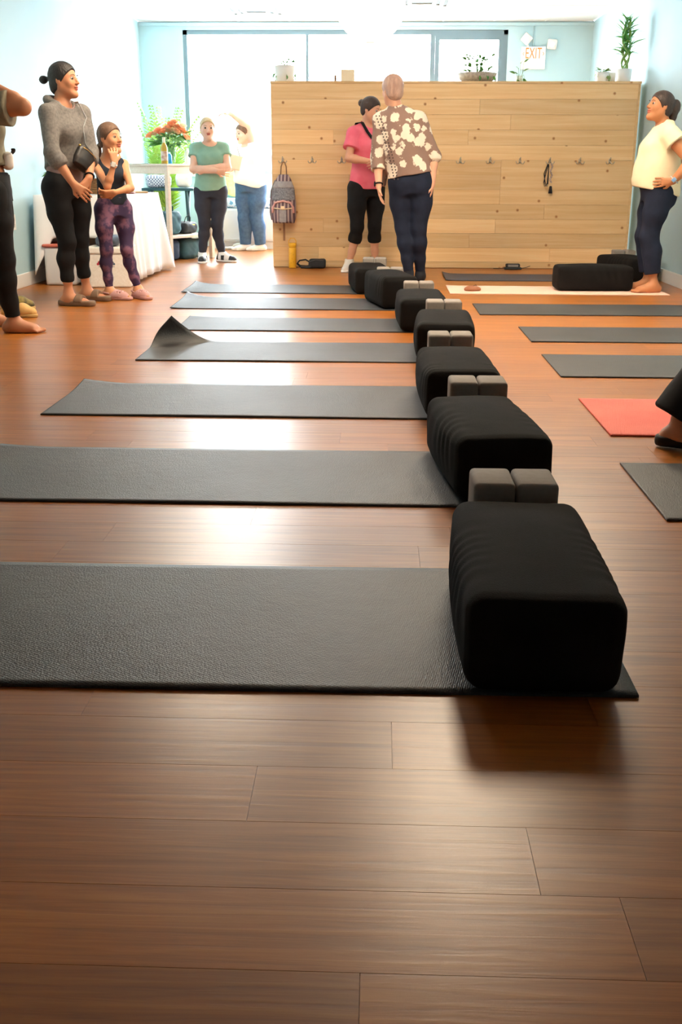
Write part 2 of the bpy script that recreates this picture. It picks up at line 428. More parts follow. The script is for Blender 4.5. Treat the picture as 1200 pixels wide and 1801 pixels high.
for n, (i, j) in enumerate(vents):
    t = thing('ceiling_vent', ('square ceiling air vent near the corner of the blue wall', 'square ceiling air vent beside the paper lantern')[n], 'air vent', (XL+TS*(i+.5), CY0+TS*(j+.5), ZC), group='ceiling air vents')
    m = MB()
    for q in (.29, .21, .13):
        for s_ in (-1, 1): m.box((s_*q-.02, -q-.02, -.012), (s_*q+.02, q+.02, -.004)); m.box((-q+.02, s_*q-.02, -.012), (q-.02, s_*q+.02, -.004))
    m.build('grille', M_grille, t); MB().box((-.3, -.3, 0), (.3, .3, .012)).build('backing', mat('vent_dark', L(110, 120, 126), .8), t)
# outside: paving, a pale building and a blue-grey car beyond the glass
struct('ground_outside', MB().box((-14, YB+.13, -.25), (14, 40, -.1)), mat('pale_paving', L(176, 176, 172), .9, L(190, 190, 186)), 'pale paved forecourt outside the window')
t = thing('parked_car', 'blue-grey parked car outside the shop window', 'car', (-1.6, 21.5, -.1))
F_ = Field((-2.4, -1, 0), (2.4, 1, 1.6), .05)
F_.rbox((0, 0, .58), E3, (2.15, .84, .34), .2); F_.rbox((-.1, 0, 1.05), E3, (1.2, .72, .36), .3, .1)
link('body', F_.mesh('car_body'), mat('car_paint', L(96, 118, 140), .3), t)
for sx in (-1.35, 1.35):
    for sy in (-.78, .78): MB().tube([(sx, sy-.1, .32), (sx, sy+.1, .32)], .32, 20).build('wheel', mat('tyre', L(30, 30, 32), .8), t)
for sy in (-1, 1): MB().box((-1.0, sy*.70-.03, 1.0), (.85, sy*.70+.03, 1.3), .02).build('window', mat('car_glass', L(50, 60, 70), .1), t)
t = thing('shop_building', 'pale building across the forecourt outside', 'building', (0, 33, -.1))
MB().box((-12, 0, 0), (12, 4, 3.4)).build('wall', mat('pale_render', L(206, 208, 210), .9), t); MB().box((-12.2, -.2, 3.4), (12.2, 4.2, 3.7)).build('roof', mat('roof_edge', L(150, 155, 160), .8), t)
for x in (-9, -6, -3, 0, 3, 6, 9): MB().box((x-1, -.04, .8), (x+1, .02, 2.6)).build('window', mat('far_glass', L(120, 140, 155), .2), t)

# ------------------------------------------------------------------ pine partition of separate boards
PX0, PX1, PY, PH, PD = -1.05, 2.46, 10.74, 1.735, .34
part = struct('wall_partition', MB().box((PX0+.004, PY+.02, 0), (PX1-.004, PY+PD, PH-.022)), mat('partition_core', L(214, 176, 128), .7), 'low partition clad in horizontal pine boards')
bmsh = MB().box((-.5, -.5, -.5), (.5, .5, .5)).mesh('plank'); bmsh.materials.append(M_pine)
def board(x0, x1, z0, z1):
    o = link('plank', bmsh, None, part, ((x0+x1)/2, PY+.009+random.uniform(-.0012, .0012), (z0+z1)/2)); o.scale = (x1-x0-.0015, .018, z1-z0-.002)
RH = .1375; zt = PH-.022
rowj = [[.15], [.95, -.1], [1.25], [-.45, .85], [.55], [-.2, .58, 1.9], [-.3], [.0, 1.18], [1.62], [-.55, .3, 1.15], [.9], [1.7, -.6], []]
for r in range(13):
    z1 = zt-RH*r; z0 = max(z1-RH, .0)
    if z0 < .02: z0 = .004
    js = rowj[r]; xe = [PX0]+sorted(js)+[PX1-.02]
    if r in (5, 6): xe = [PX0]+[j for j in sorted(js) if j < 1.1]+[1.18]
    for a, b in zip(xe, xe[1:]): board(a, b, z0, z1)
    if z0 <= .005: break
board(1.18, PX1-.02, zt-RH*7, zt-RH*5)
MB().box((PX0-.006, PY-.006, PH-.022), (PX1+.006, PY+PD+.006, PH), .003).build('cap_board', M_pine, part)
MB().box((PX1-.02, PY-.004, .004), (PX1, PY+.02, PH-.022), .003).build('corner_board', M_pine, part)
MB().box((PX0-.004, PY, .004), (PX0+.004, PY+PD, PH-.022)).build('end_board', M_pine, part)
M_hook = mat('nickel_hook', L(206, 194, 176), .4, metal=.5)
def hook_mesh():
    m = MB(); m.lathe([(0, -.004), (.013, -.004), (.013, 0), (0, .0)], 10)
    for v in m.bm.verts: v.co = Vector((v.co.x, v.co.z, v.co.y*1.9))
    for s_ in (-1, 1): m.tube([(s_*.006, -.004, -.008), (s_*.016, -.018, -.026), (s_*.032, -.026, -.024), (s_*.04, -.028, -.006)], [.005, .005, .004, .005], 6)
    m.tube([(0, -.004, .008), (0, -.022, .012), (0, -.034, .03)], [.005, .005, .006], 6)
    return m.mesh('hook')
hm = hook_mesh(); hm.materials.append(M_hook)
HX = [-.945+.2879*i for i in range(12)]; HZ = 1.02
for x in HX: link('coat_hook', hm, None, part, (x, PY-.001, HZ))

# ------------------------------------------------------------------ yoga mats
def weave(name, c1, c2, rough=.62, scale=260.0, bump=.5, patch=3.0):
    m_, N, K, P = newmat(name); P.inputs['Roughness'].default_value = rough
    tc = N.new('ShaderNodeTexCoord')
    n1 = N.new('ShaderNodeTexNoise'); n1.inputs['Scale'].default_value = patch; n1.inputs['Detail'].default_value = 5; K.new(tc.outputs['Object'], n1.inputs['Vector'])
    rp = N.new('ShaderNodeValToRGB'); rp.color_ramp.elements[0].position = .35; rp.color_ramp.elements[1].position = .7
    rp.color_ramp.elements[0].color = c1; rp.color_ramp.elements[1].color = c2
    K.new(n1.outputs['Fac'], rp.inputs[0]); K.new(rp.outputs[0], P.inputs['Base Color'])
    mp = N.new('ShaderNodeMapping'); mp.inputs['Scale'].default_value = (1, .55, 1); mp.inputs['Rotation'].default_value = (0, 0, .35); K.new(tc.outputs['Object'], mp.inputs[0])
    ck = N.new('ShaderNodeTexVoronoi'); ck.inputs['Scale'].default_value = scale; ck.inputs['Randomness'].default_value = .35; K.new(mp.outputs[0], ck.inputs['Vector'])
    n2 = N.new('ShaderNodeTexNoise'); n2.inputs['Scale'].default_value = 28; n2.inputs['Detail'].default_value = 2; K.new(tc.outputs['Object'], n2.inputs['Vector'])
    ad = N.new('ShaderNodeMath'); ad.operation = 'MULTIPLY_ADD'; ad.inputs[1].default_value = .7; K.new(n2.outputs['Fac'], ad.inputs[0]); K.new(ck.outputs['Distance'], ad.inputs[2])
    b = N.new('ShaderNodeBump'); b.inputs['Strength'].default_value = bump; b.inputs['Distance'].default_value = .003
    K.new(ad.outputs[0], b.inputs['Height']); K.new(b.outputs[0], P.inputs['Normal']); MATS[name] = m_
    return m_
M_mat = weave('black_mat_rubber', L(44, 45, 48), L(58, 59, 62), .5)
M_coral = weave('coral_mat_rubber', L(226, 98, 84), L(238, 118, 100), .7, 150, .7)
M_blush = weave('blush_mat_rubber', L(243, 196, 176), L(248, 208, 190), .7)
M_navy = weave('slate_mat_rubber', L(58, 60, 72), L(68, 70, 82), .6)
M_brown = mat('mat_underside', L(92, 74, 62), .8)
def yoga_mat(x0, x1, y0, y1, m_, label, rz=0.0, curl=.0, fold=0.0, left=.0, group='yoga mats laid out in rows'):
    """a rubber sheet 5 mm thick; curl lifts the far left corner, fold turns it over, left lifts the end"""
    cx_, cy_ = (x0+x1)/2, (y0+y1)/2; a, b = (x1-x0)/2, (y1-y0)/2
    nx, ny = 72, 28; T = .005
    def pos(i, j):
        x = -a+2*a*(i/nx)**1.3; y = -b+2*b*j/ny
        u, v = x+a, b-y
        z = .0006+.0012*(math.sin(5*x+3*y+x0*7)*.5+.5)
        if left: z += left*math.exp(-u/.05)*(0.5+.5*math.cos(v*3))
        if curl:
            q = .22-(u+.8*v)
            if q > 0: z += curl*(q/.22)**1.6
        if fold:
            # the corner rolls up about a diagonal crease
            n = Vector((-.62, .78, 0)); dd = (Vector((x+a-.34, y-b, 0))).dot(n)+.0
            if dd > 0:
                R = .075; ang = min(dd/R, 2.0); rest = dd-ang*R
                s_ = R*math.sin(ang)+rest*math.cos(ang); h_ = R*(1-math.cos(ang))+rest*math.sin(ang)
                x += n.x*(s_-dd); y += n.y*(s_-dd); z += h_
        return Vector((x, y, z))
    P0 = [[pos(i, j) for j in range(ny+1)] for i in range(nx+1)]
    m = MB(); top, bot = {}, {}
    for i in range(nx+1):
        for j in range(ny+1):
            i0, i1, j0, j1 = max(i-1, 0), min(i+1, nx), max(j-1, 0), min(j+1, ny)
            n = (P0[i1][j]-P0[i0][j]).cross(P0[i][j1]-P0[i][j0]).normalized()
            top[i, j] = m.bm.verts.new(P0[i][j]+n*T); bot[i, j] = m.bm.verts.new(P0[i][j])
    for i in range(nx):
        for j in range(ny):
            f = m.bm.faces.new((top[i, j], top[i+1, j], top[i+1, j+1], top[i, j+1])); f.smooth = True
            f = m.bm.faces.new((bot[i, j], bot[i, j+1], bot[i+1, j+1], bot[i+1, j])); f.smooth = True; f.material_index = 1
    for i in range(nx):
        for j in (0, ny): m.bm.faces.new((bot[i, j], bot[i+1, j], top[i+1, j], top[i, j]))
    for j in range(ny):
        for i in (0, nx): m.bm.faces.new((bot[i, j], bot[i, j+1], top[i, j+1], top[i, j]))
    o = m.build('yoga_mat', [m_, M_brown if fold else m_], None, (cx_, cy_, 0), (0, 0, rz))
    return tag(o, label, 'yoga mat', group)
rowmats = [(-1.27, .49, 1.74, 2.375), (-1.32, .47, 2.88, 3.49), (-1.325, .47, 4.0, 4.635), (-1.23, .52, 5.26, 5.87), (-1.235, .5, 6.31, 6.89), (-1.45, .3, 7.34, 8.02), (-1.55, .2, 8.34, 8.97)]
ordw = ['frontmost', 'second', 'third', 'fourth', 'fifth', 'sixth', 'farthest']
for i, (a, b, c, d) in enumerate(rowmats):
    lb = 'frontmost black yoga mat, under the largest-looking bolster' if i == 0 else ('farthest black yoga mat of the long row, end slightly lifted' if i == 6 else (
        'fourth black yoga mat from the front, with its corner folded up' if i == 3 else ordw[i]+' black yoga mat from the front of the long row'))
    yoga_mat(a, b, c, d, M_mat, lb, rz=[.003, 0, -.004, .004, -.006, -.008, -.012][i], curl=[.0, .012, .02, 0, .008, .025, .015][i], fold=(1 if i == 3 else 0), left=[0, .0, 0, .004, 0, .02, .015][i])
yoga_mat(.81, 2.5, 2.78, 3.375, M_mat, 'black yoga mat nearest the right edge, in front of the coral mat', .0)
yoga_mat(.86, 2.5, 3.76, 4.41, M_coral, 'coral red yoga mat in the row by the right wall', .0)
yoga_mat(.868, 2.5, 4.91, 5.54, M_mat, 'black yoga mat directly behind the coral mat', -.0)
yoga_mat(.876, 2.5, 5.98, 6.57, M_mat, 'black yoga mat second behind the coral mat', -.0)
yoga_mat(.69, 2.45, 7.15, 7.75, M_mat, 'black yoga mat directly in front of the blush pink mat', -.0)
yoga_mat(.57, 2.29, 8.4, 9.0, M_blush, 'blush pink yoga mat under the barefoot woman in yellow', .0, left=.004)
yoga_mat(.6, 2.36, 9.45, 10.08, M_navy, 'slate blue yoga mat closest to the pine partition', .0, left=.02)

# ------------------------------------------------------------------ bolsters and foam blocks
M_bol = mat('black_cotton', L(17, 16, 17), .92, L(24, 22, 22), 9.0, bump=.35, bscale=420, sheen=.0, spec=.2)
def bolster_mesh(seed):
    F = Field((-.22, -.36, -.03), (.22, .36, .26), .006)
    F.rbox((0, 0, .096), E3, (.143, .303, .095), .036)
    sl, X, Y, Z = F.win(F.o-1, F.o+F.n*F.h+1)
    # stuffed bulge, flatter corners and gathered folds running in from the end seams
    bul = .017*np.cos(np.clip(Y/.30, -1, 1)*PI/2)*np.cos(np.clip((Z-.096)/.096, -1, 1)*PI/2)+.016*np.cos(np.clip(Y/.3, -1, 1)*PI/2)*np.cos(np.clip(X/.14, -1, 1)*PI/2)*(Z > .06)
    bul = bul+.011*np.cos(np.clip(X/.14, -1, 1)*PI/2)*np.cos(np.clip((Z-.096)/.096, -1, 1)*PI/2)
    side = np.clip((np.abs(X)-.07)/.07, 0, 1)
    fold = .0013*np.sin(70*Y+26*Z*np.sin(3*seed+9*Y)+5*np.sin(11*Y+seed)+seed*5)*side*np.clip((Z-.05)/.05, 0, 1)
    fold = fold+.0035*wob(X+0*Z, Y+0*X, Z+0*Y, 13, seed)
    F.D = (F.D-bul-fold).astype(np.float32)
    e = np.abs(np.abs(Y)-.292)       # seam ridge at both ends
    F.D = F.D-(.003*np.exp(-(e/.006)**2)).astype(np.float32)
    F.plane((0, 0, .0005), (0, 0, -1))
    me = F.mesh('bolster'); me.materials.append(M_bol); return me
BM = [bolster_mesh(s_) for s_ in (0.3, 1.9, 3.1)]
bols = [(.318, 2.03, -.02), (.345, 3.22, .10), (.325, 4.27, .03), (.352, 5.56, -.04), (.27, 6.60, .02), (.09, 7.66, .24), (-.07, 8.62, .12)]
for i, (x, y, rz) in enumerate(bols):
    lb = ('frontmost black rectangular bolster, nearest the camera' if i == 0 else 'farthest black bolster of the long row, below the woman in pink' if i == 6 else
          'black bolster set slightly askew, sixth from the front' if i == 5 else ordw[i]+' black rectangular bolster from the front of the row')
    o = link('bolster', BM[i % 3], None, None, (x, y, .0078), (0, 0, rz)); o.scale = (.9, .95, 1.15) if i == 5 else (1, 1, 1); tag(o, lb, 'bolster', 'black bolsters on the row of mats')
o = link('bolster', BM[1], None, None, (1.745, 8.76, .0078), (0, 0, PI/2+.02)); tag(o, 'black bolster lying lengthwise on the blush pink mat', 'bolster', 'black bolsters by the right wall')
o = link('bolster', BM[0], None, None, (2.24, 9.72, .0078), (0, 0, .35)); tag(o, 'black bolster in the corner behind the woman in yellow', 'bolster', 'black bolsters by the right wall')
M_block = mat('grey_eva_foam', L(136, 127, 120), .8, L(144, 135, 128), 40, bump=.12, bscale=500)
kb = MB(); kb.smooth = True; kb.box((-.049, -.074, 0), (.049, .074, .228), .012, 3); km = kb.mesh('foam_block'); km.materials.append(M_block)
def block(x, y, rz, label, z=.0005, rot=None):
    o = link('foam_block', km, None, None, (x, y, z), rot or (0, 0, rz)); tag(o, label, 'yoga block', 'grey foam yoga blocks')
blk = [(.331, 2.425, .0), (.355, 3.66, -.0), (.33, 4.76, .0), (.375, 6.02, .0), (.27, 7.06, .0)]
for i, (x, y, rz) in enumerate(blk):
    for s_, w in ((-1, 'left'), (1, 'right')):
        block(x+s_*.0505, y, rz, '%s grey foam block of the pair standing behind the %s bolster' % (w, ordw[i]))
for s_, w in ((-1, 'left'), (1, 'right')): block(.09+s_*.0505, 8.115, 0, '%s grey foam block behind the sixth, skewed bolster' % w)
for s_, w in ((-1, 'left'), (1, 'right')): block(-.03+s_*.0505, 9.05, 0, '%s grey foam block behind the farthest bolster of the row' % w)
for s_, w in ((-1, 'left'), (1, 'right')): block(2.29+s_*.0505, 10.13, 0, '%s grey foam block behind the corner bolster by the wall' % w)

# ------------------------------------------------------------------ furniture at the far left
M_birch = mat('pale_birch', L(226, 206, 184), .5, L(234, 216, 196), 4, (1, 12, 12))
def bar_table():
    A, B = Vector((-2.19, 11.27, 0)), Vector((-1.82, 11.86, 0)); u = (B-A).normalized(); v = Vector((-u.y, u.x, 0)); la, lb = .66, .62; H = .985
    ang = math.atan2(u.y, u.x)
    t = thing('bar_table', 'tall square pale wood table holding the rose vase', 'table', A, ang)
    MB().box((-.03, -.03, H-.022), (la+.03, lb+.03, H), .004).build('table_top', M_birch, t)
    for x, y in ((0, 0), (la, 0), (0, lb), (la, lb)):
        MB().box((x-.022, y-.022, 0), (x+.022, y+.022, H-.022), .003).build('leg', M_birch, t)
    for lo, hi in (((.022, -.012, H-.10), (la-.022, .012, H-.022)), ((.022, lb-.012, H-.10), (la-.022, lb+.012, H-.022)), ((-.012, .022, H-.10), (.012, lb-.022, H-.022)), ((la-.012, .022, H-.10), (la+.012, lb-.022, H-.022))):
        MB().box(lo, hi).build('apron', M_birch, t)
    MB().box((-.01, .0, .235), (la+.01, lb+.01, .262), .003).build('shelf', M_birch, t)
    return A, u, v, H
TA, TU, TV, TH = bar_table()
def on_table(a, b, z=0.0): p = TA+TU*a+TV*b; return (p.x, p.y, TH+.0008+z)
def lathe_obj(name, prof, m_, parent=None, loc=None, n=20): return MB().lathe(prof, n).build(name, m_, parent, loc)
M_green = mat('leaf_green', L(72, 128, 52), .5, L(104, 160, 70), 12); M_stem = mat('stem_green', L(96, 140, 70), .6)
M_peach = mat('peach_petal', L(255, 176, 132), .6, L(255, 200, 160), 18); M_orange = mat('orange_petal', L(252, 150, 106), .6, L(255, 176, 132), 18); M_cream = mat('cream_petal', L(252, 226, 190), .6)
def rose_mesh(m_):
    m = MB(); m.smooth = True
    for layer, (n, r, h, tilt) in enumerate(((3, .010, .034, .1), (4, .019, .032, .3), (5, .027, .027, .6))):
        for k in range(n):
            a0 = 2*PI*k/n+layer*.6; w = 2*PI/n*.72; g = []
            for iu in range(5):
                u_ = iu/4; row = []
                for iv in range(5):
                    v_ = iv/4-.5; rr = r*(.35+.75*math.sin(u_*1.5))+tilt*.012*u_*u_; aa = a0+v_*2*w*(1-.35*u_*u_)
                    row.append(m.bm.verts.new((rr*math.cos(aa), rr*math.sin(aa), h*u_-.006*abs(v_)*u_)))
                g.append(row)
            for iu in range(4):
                for iv in range(4): m.bm.faces.new((g[iu][iv], g[iu][iv+1], g[iu+1][iv+1], g[iu+1][iv])).smooth = True
    m.lathe([(0, -.008), (.010, 0), (.008, .02), (0, .026)], 8)
    me = m.mesh('rose'); me.materials.append(m_); return me
def leaf_mesh(l, w, m_, fold=.25, droop=.25, n=6, th=.0008):
    """one leaf along +X with a folded midrib"""
    m = MB()
    rows = []
    for i in range(n+1):
        s_ = i/n; ww = w*(math.sin(PI*min(s_**.8, 1))+.02)*(1-s_*.2); z = -droop*l*s_*s_
        rows.append([m.bm.verts.new((l*s_, y, z+abs(y)*fold+q)) for y in (-ww/2, 0, ww/2) for q in (0, th)])
    for a, b in zip(rows, rows[1:]):
        for k in (0, 2):
            m.bm.faces.new((a[k+1], a[k+3], b[k+3], b[k+1])).smooth = True; m.bm.faces.new((a[k], b[k], b[k+2], a[k+2])).smooth = True
        m.bm.faces.new((a[0], a[1], b[1], b[0])); m.bm.faces.new((a[4], b[4], b[5], a[5]))
    me = m.mesh('leaf'); me.materials.append(m_); return me
RO = [rose_mesh(q) for q in (M_peach, M_orange, M_cream)]
LF = leaf_mesh(.07, .034, M_green)
def aim(d, spin=0.0):
    """rotation that carries +Z to d"""
    return (Vector(d).normalized().to_track_quat('Z', 'Y') @ Matrix.Rotation(spin, 3, 'Z').to_quaternion()).to_euler()
def aimx(d, spin=0.0):
    return (Vector(d).normalized().to_track_quat('X', 'Z') @ Matrix.Rotation(spin, 3, 'X').to_quaternion()).to_euler()
def bouquet(label, loc, heads, vase_prof, vase_mat, nleaf, hz, sc=1.0, seed=1, cat='flowers'):
    rnd = random.Random(seed)
    t = thing('flower_vase', label, cat, loc)
    lathe_obj('vase', vase_prof, vase_mat, t)
    zt = max(z for r, z in vase_prof)
    for (x, y, z, k) in heads:
        h = link('rose', RO[k], None, t, (x, y, z), aim((x*.9, y*.9-.05, z-zt+.12), rnd.uniform(0, 6))); h.scale = (sc,)*3
        MB().tube([(x*.12, y*.12, .03), (x*.25, y*.25, zt), (x*.7, y*.7, zt+(z-zt)*.6), (x, y, z)], .0022, 5).build('stem', M_stem, t)
    for i in range(nleaf):
        a = rnd.uniform(0, 2*PI); r = rnd.uniform(.03, .12)*sc; z = zt+rnd.uniform(.01, hz)
        o = link('leaf', LF, None, t, (r*math.cos(a), r*math.sin(a), z), aimx((math.cos(a), math.sin(a), rnd.uniform(-.4, .7)), rnd.uniform(-.6, .6))); o.scale = (sc*rnd.uniform(.8, 1.3),)*3
    return t
rnd = random.Random(4)
hd = [(-.20, -.02, .27, 1), (-.11, -.05, .31, 1), (-.05, .02, .325, 0), (-.01, -.04, .315, 0), (.045, .03, .36, 0), (.03, -.05, .375, 1), (.09, .0, .355, 0), (.12, -.03, .33, 1), (.08, .05, .31, 2), (.06, -.06, .31, 2), (.14, .03, .30, 1), (.17, -.02, .25, 0), (-.08, .06, .30, 1), (0, .08, .32, 0), (.02, -.02, .29, 2), (-.15, .0, .29, 0), (-.06, -.08, .29, 1), (.10, -.07, .30, 0), (.0, -.08, .34, 0), (-.12, .05, .33, 2), (.14, -.05, .36, 2), (.05, .0, .40, 0)]
V_vase = [(0, 0), (.038, 0), (.044, .004), (.052, .06), (.058, .12), (.066, .165), (.063, .165), (.054, .12), (.046, .02), (0, .012)]
M_clear = glassmat('clear_vase_glass', (.86, .92, .95, 1))
bouquet('glass vase of peach and orange roses on the tall table', on_table(.3, .22), hd, V_vase, M_clear, 80, .14, 1.35, 3)
# bottles and papers on the tall table
b = thing('wine_bottle', 'amber glass bottle with white label beside the roses', 'bottle', on_table(.035, .06))
lathe_obj('glass', [(0, 0), (.034, 0), (.036, .006), (.036, .15), (.030, .175), (.014, .205), (.013, .255), (0, .256)], mat('amber_glass', L(196, 160, 60), .15), b)
lathe_obj('label_band', [(.0365, .03), (.037, .032), (.037, .12), (.0365, .122)], mat('bottle_paper', L(232, 220, 205), .7, L(190, 140, 120), 30), b)
lathe_obj('foil_cap', [(.0145, .205), (.0150, .207), (.0145, .258), (0, .26)], mat('pale_foil', L(236, 226, 190), .4), b)
b = thing('drink_bottle', 'small bright blue bottle beside the glass vase', 'bottle', on_table(.14, .09))
lathe_obj('bottle_body', [(0, 0), (.026, 0), (.028, .005), (.028, .075), (.018, .095), (.012, .10), (0, .1)], mat('blue_plastic', L(40, 150, 210), .3), b)
lathe_obj('cap', [(.013, .1), (.013, .115), (0, .116)], mat('blue_cap', L(200, 225, 235), .4), b)
b = thing('white_bottle', 'plain white bottle at the far side of the vase', 'bottle', on_table(.45, .12))
lathe_obj('bottle_body', [(0, 0), (.027, 0), (.029, .005), (.029, .11), (.016, .135), (0, .136)], mat('white_plastic', L(240, 240, 238), .4), b); lathe_obj('cap', [(.014, .135), (.014, .16), (0, .161)], M_white, b)
for k, (a_, b_, rz, lb) in enumerate(((.05, .42, .3, 'grey leaflet lying at the back of the tall table'), (.06, .55, -.2, 'white leaflet overlapping the table edge at the back'))):
    tag(MB().box((-.07, -.1, 0), (.07, .1, .003)).build('leaflet', mat('leaflet_%d' % k, (L(120, 124, 130), L(225, 228, 230))[k], .6), None, on_table(a_, b_, .001*k), (0, 0, rz)), lb, 'leaflet', 'leaflets on the tall table')
# bags on and under the shelf
def bag(name, label, cat, c, half, r, m_, seed, rz=0.0, handles=True, extra=None):
    t = thing(name, label, cat, c, rz)
    F = Field((-half[0]-.06, -half[1]-.06, -.02), (half[0]+.06, half[1]+.06, half[2]*2+.08), .01)
    F.rbox((0, 0, half[2]), E3, half, r); F.warp(.012, 18, seed); F.warp(.005, 45, seed+2); F.plane((0, 0, .0005), (0, 0, -1))
    link('bag_body', F.mesh(name), m_, t)
    if handles:
        for s_ in (-1, 1):
            MB().tube([(-half[0]*.4, s_*half[1]*.5, half[2]*1.9), (-half[0]*.3, s_*half[1]*.62, half[2]*2+.05), (0, s_*half[1]*.66, half[2]*2+.075), (half[0]*.3, s_*half[1]*.62, half[2]*2+.05), (half[0]*.4, s_*half[1]*.5, half[2]*1.9)], .009, 6, flat=.5).build('handle', m_, t)
    return t
M_teal = mat('teal_nylon', L(44, 82, 96), .6, L(60, 104, 116), 9); M_blk = mat('black_nylon', L(26, 30, 36), .6, L(38, 44, 52), 8); M_navybag = mat('navy_nylon', L(40, 62, 92), .6, L(54, 78, 108), 8)
def tb(a, b): p = TA+TU*a+TV*b; return (p.x, p.y)
p = tb(.2, .27); bag('duffel_bag', 'teal slouchy duffel bag on the lower table shelf', 'bag', (*p, .263), (.15, .16, .12), .07, M_teal, 1, .95)
p = tb(.5, .28); bag('gym_bag', 'black bag with yellow trim on the lower table shelf', 'bag', (*p, .263), (.11, .15, .06), .045, M_blk, 2, .95)
MB().box((-.055, -.145, .085), (.055, -.13, .1), .004).build('trim_strip', mat('yellow_trim', L(226, 198, 60), .6), bpy.data.objects['gym_bag'])
p = tb(.17, .25); bag('backpack_floor', 'navy bag standing under the table beside its front leg', 'bag', (*p, 0), (.10, .16, .105), .05, M_navybag, 3, .95, False).name = 'tote_bag'
p = tb(.47, .25); bag('holdall', 'dark teal holdall under the table by its far leg', 'bag', (*p, 0), (.15, .17, .105), .05, M_teal, 4, .95, False)
# folding tray table behind, with a gingham bag and a white tote
M_dkteal = mat('dark_teal_metal', L(40, 84, 96), .5)
t = thing('tray_table', 'small dark teal folding table behind the tall table', 'table', (-2.42, 12.47, 0), .1)
MB().box((-.28, -.2, .70), (.30, .2, .73), .004).build('table_top', M_dkteal, t)
for x, d in ((-.2, .2), (.22, -.2)):
    for s_ in (-1, 1): MB().tube([(x, s_*.17, 0), (x+d*.0, -s_*.17, .70)], .018, 8).build('leg', M_dkteal, t)
M_ging, N, K, P = newmat('gingham_cloth'); ck = N.new('ShaderNodeTexChecker'); ck.inputs['Scale'].default_value = 60; ck.inputs['Color1'].default_value = L(120, 132, 160); ck.inputs['Color2'].default_value = L(236, 238, 244)
tcx = N.new('ShaderNodeTexCoord'); K.new(tcx.outputs['Object'], ck.inputs['Vector']); K.new(ck.outputs['Color'], P.inputs['Base Color'])
bag('gingham_bag', 'blue and white gingham cloth bag on the folding table', 'bag', (-2.52, 12.44, .731), (.14, .1, .07), .05, M_ging, 5, .1, False)
bag('white_tote', 'white tote bag with dark handles on the folding table', 'bag', (-2.24, 12.48, .731), (.09, .09, .08), .05, mat('white_canvas', L(238, 236, 230), .8), 6, .1)
# window bench with cushion and pillow
t = thing('window_bench', 'white bench with printed seat pad under the window', 'bench', (-1.62, 13.46, 0))
MB().box((-.42, -.2, .09), (.55, .2, .48), .006).build('box', M_white, t); MB().box((-.42, -.17, 0), (.55, .2, .09)).build('plinth', M_white, t)
for k in range(2): MB().box((-.40+.475*k, -.207, .11), (.05+.475*k, -.2, .46), .003).build('door', M_white, t)
M_print = mat('printed_cotton', L(226, 236, 240), .8, L(120, 176, 204), 22, thresh=(.5, .56))
F = Field((-.48, -.26, .46), (.6, .26, .64), .01); F.rbox((.065, 0, .54), E3, (.48, .205, .058), .04); F.warp(.004, 20); F.plane((0, 0, .482), (0, 0, -1)); link('seat_pad', F.mesh('seat_pad'), M_print, t)
F = Field((-.2, -.1, -.22), (.2, .1, .22), .008); F.ell((0, 0, 0), E3, (.155, .06, .17)); F.warp(.004, 22)
tag(link('round_pillow', F.mesh('round_pillow'), mat('yellow_plush', L(238, 206, 110), .9, L(244, 220, 140), 20, bump=.4, bscale=200), None, (-1.80, 13.585, .778), (-.12, 0, 0)), 'round yellow plush pillow on the window bench', 'pillow')
t = thing('white_slipper', 'pale slipper on the floor in front of the window bench', 'slipper', (-1.77, 13.17, 0), .4)
F = Field((-.16, -.07, -.01), (.16, .07, .12), .008); F.rbox((0, 0, .017), E3, (.125, .045, .016), .015); link('sole', F.mesh('sole'), M_white, t)
F = Field((-.16, -.07, -.01), (.16, .07, .12), .008); F.ell((.05, 0, .03), E3, (.075, .046, .045)); F.plane((0, 0, .03), (0, 0, -1)); link('upper', F.mesh('upper'), mat('pale_fleece', L(226, 216, 205), .9), t)

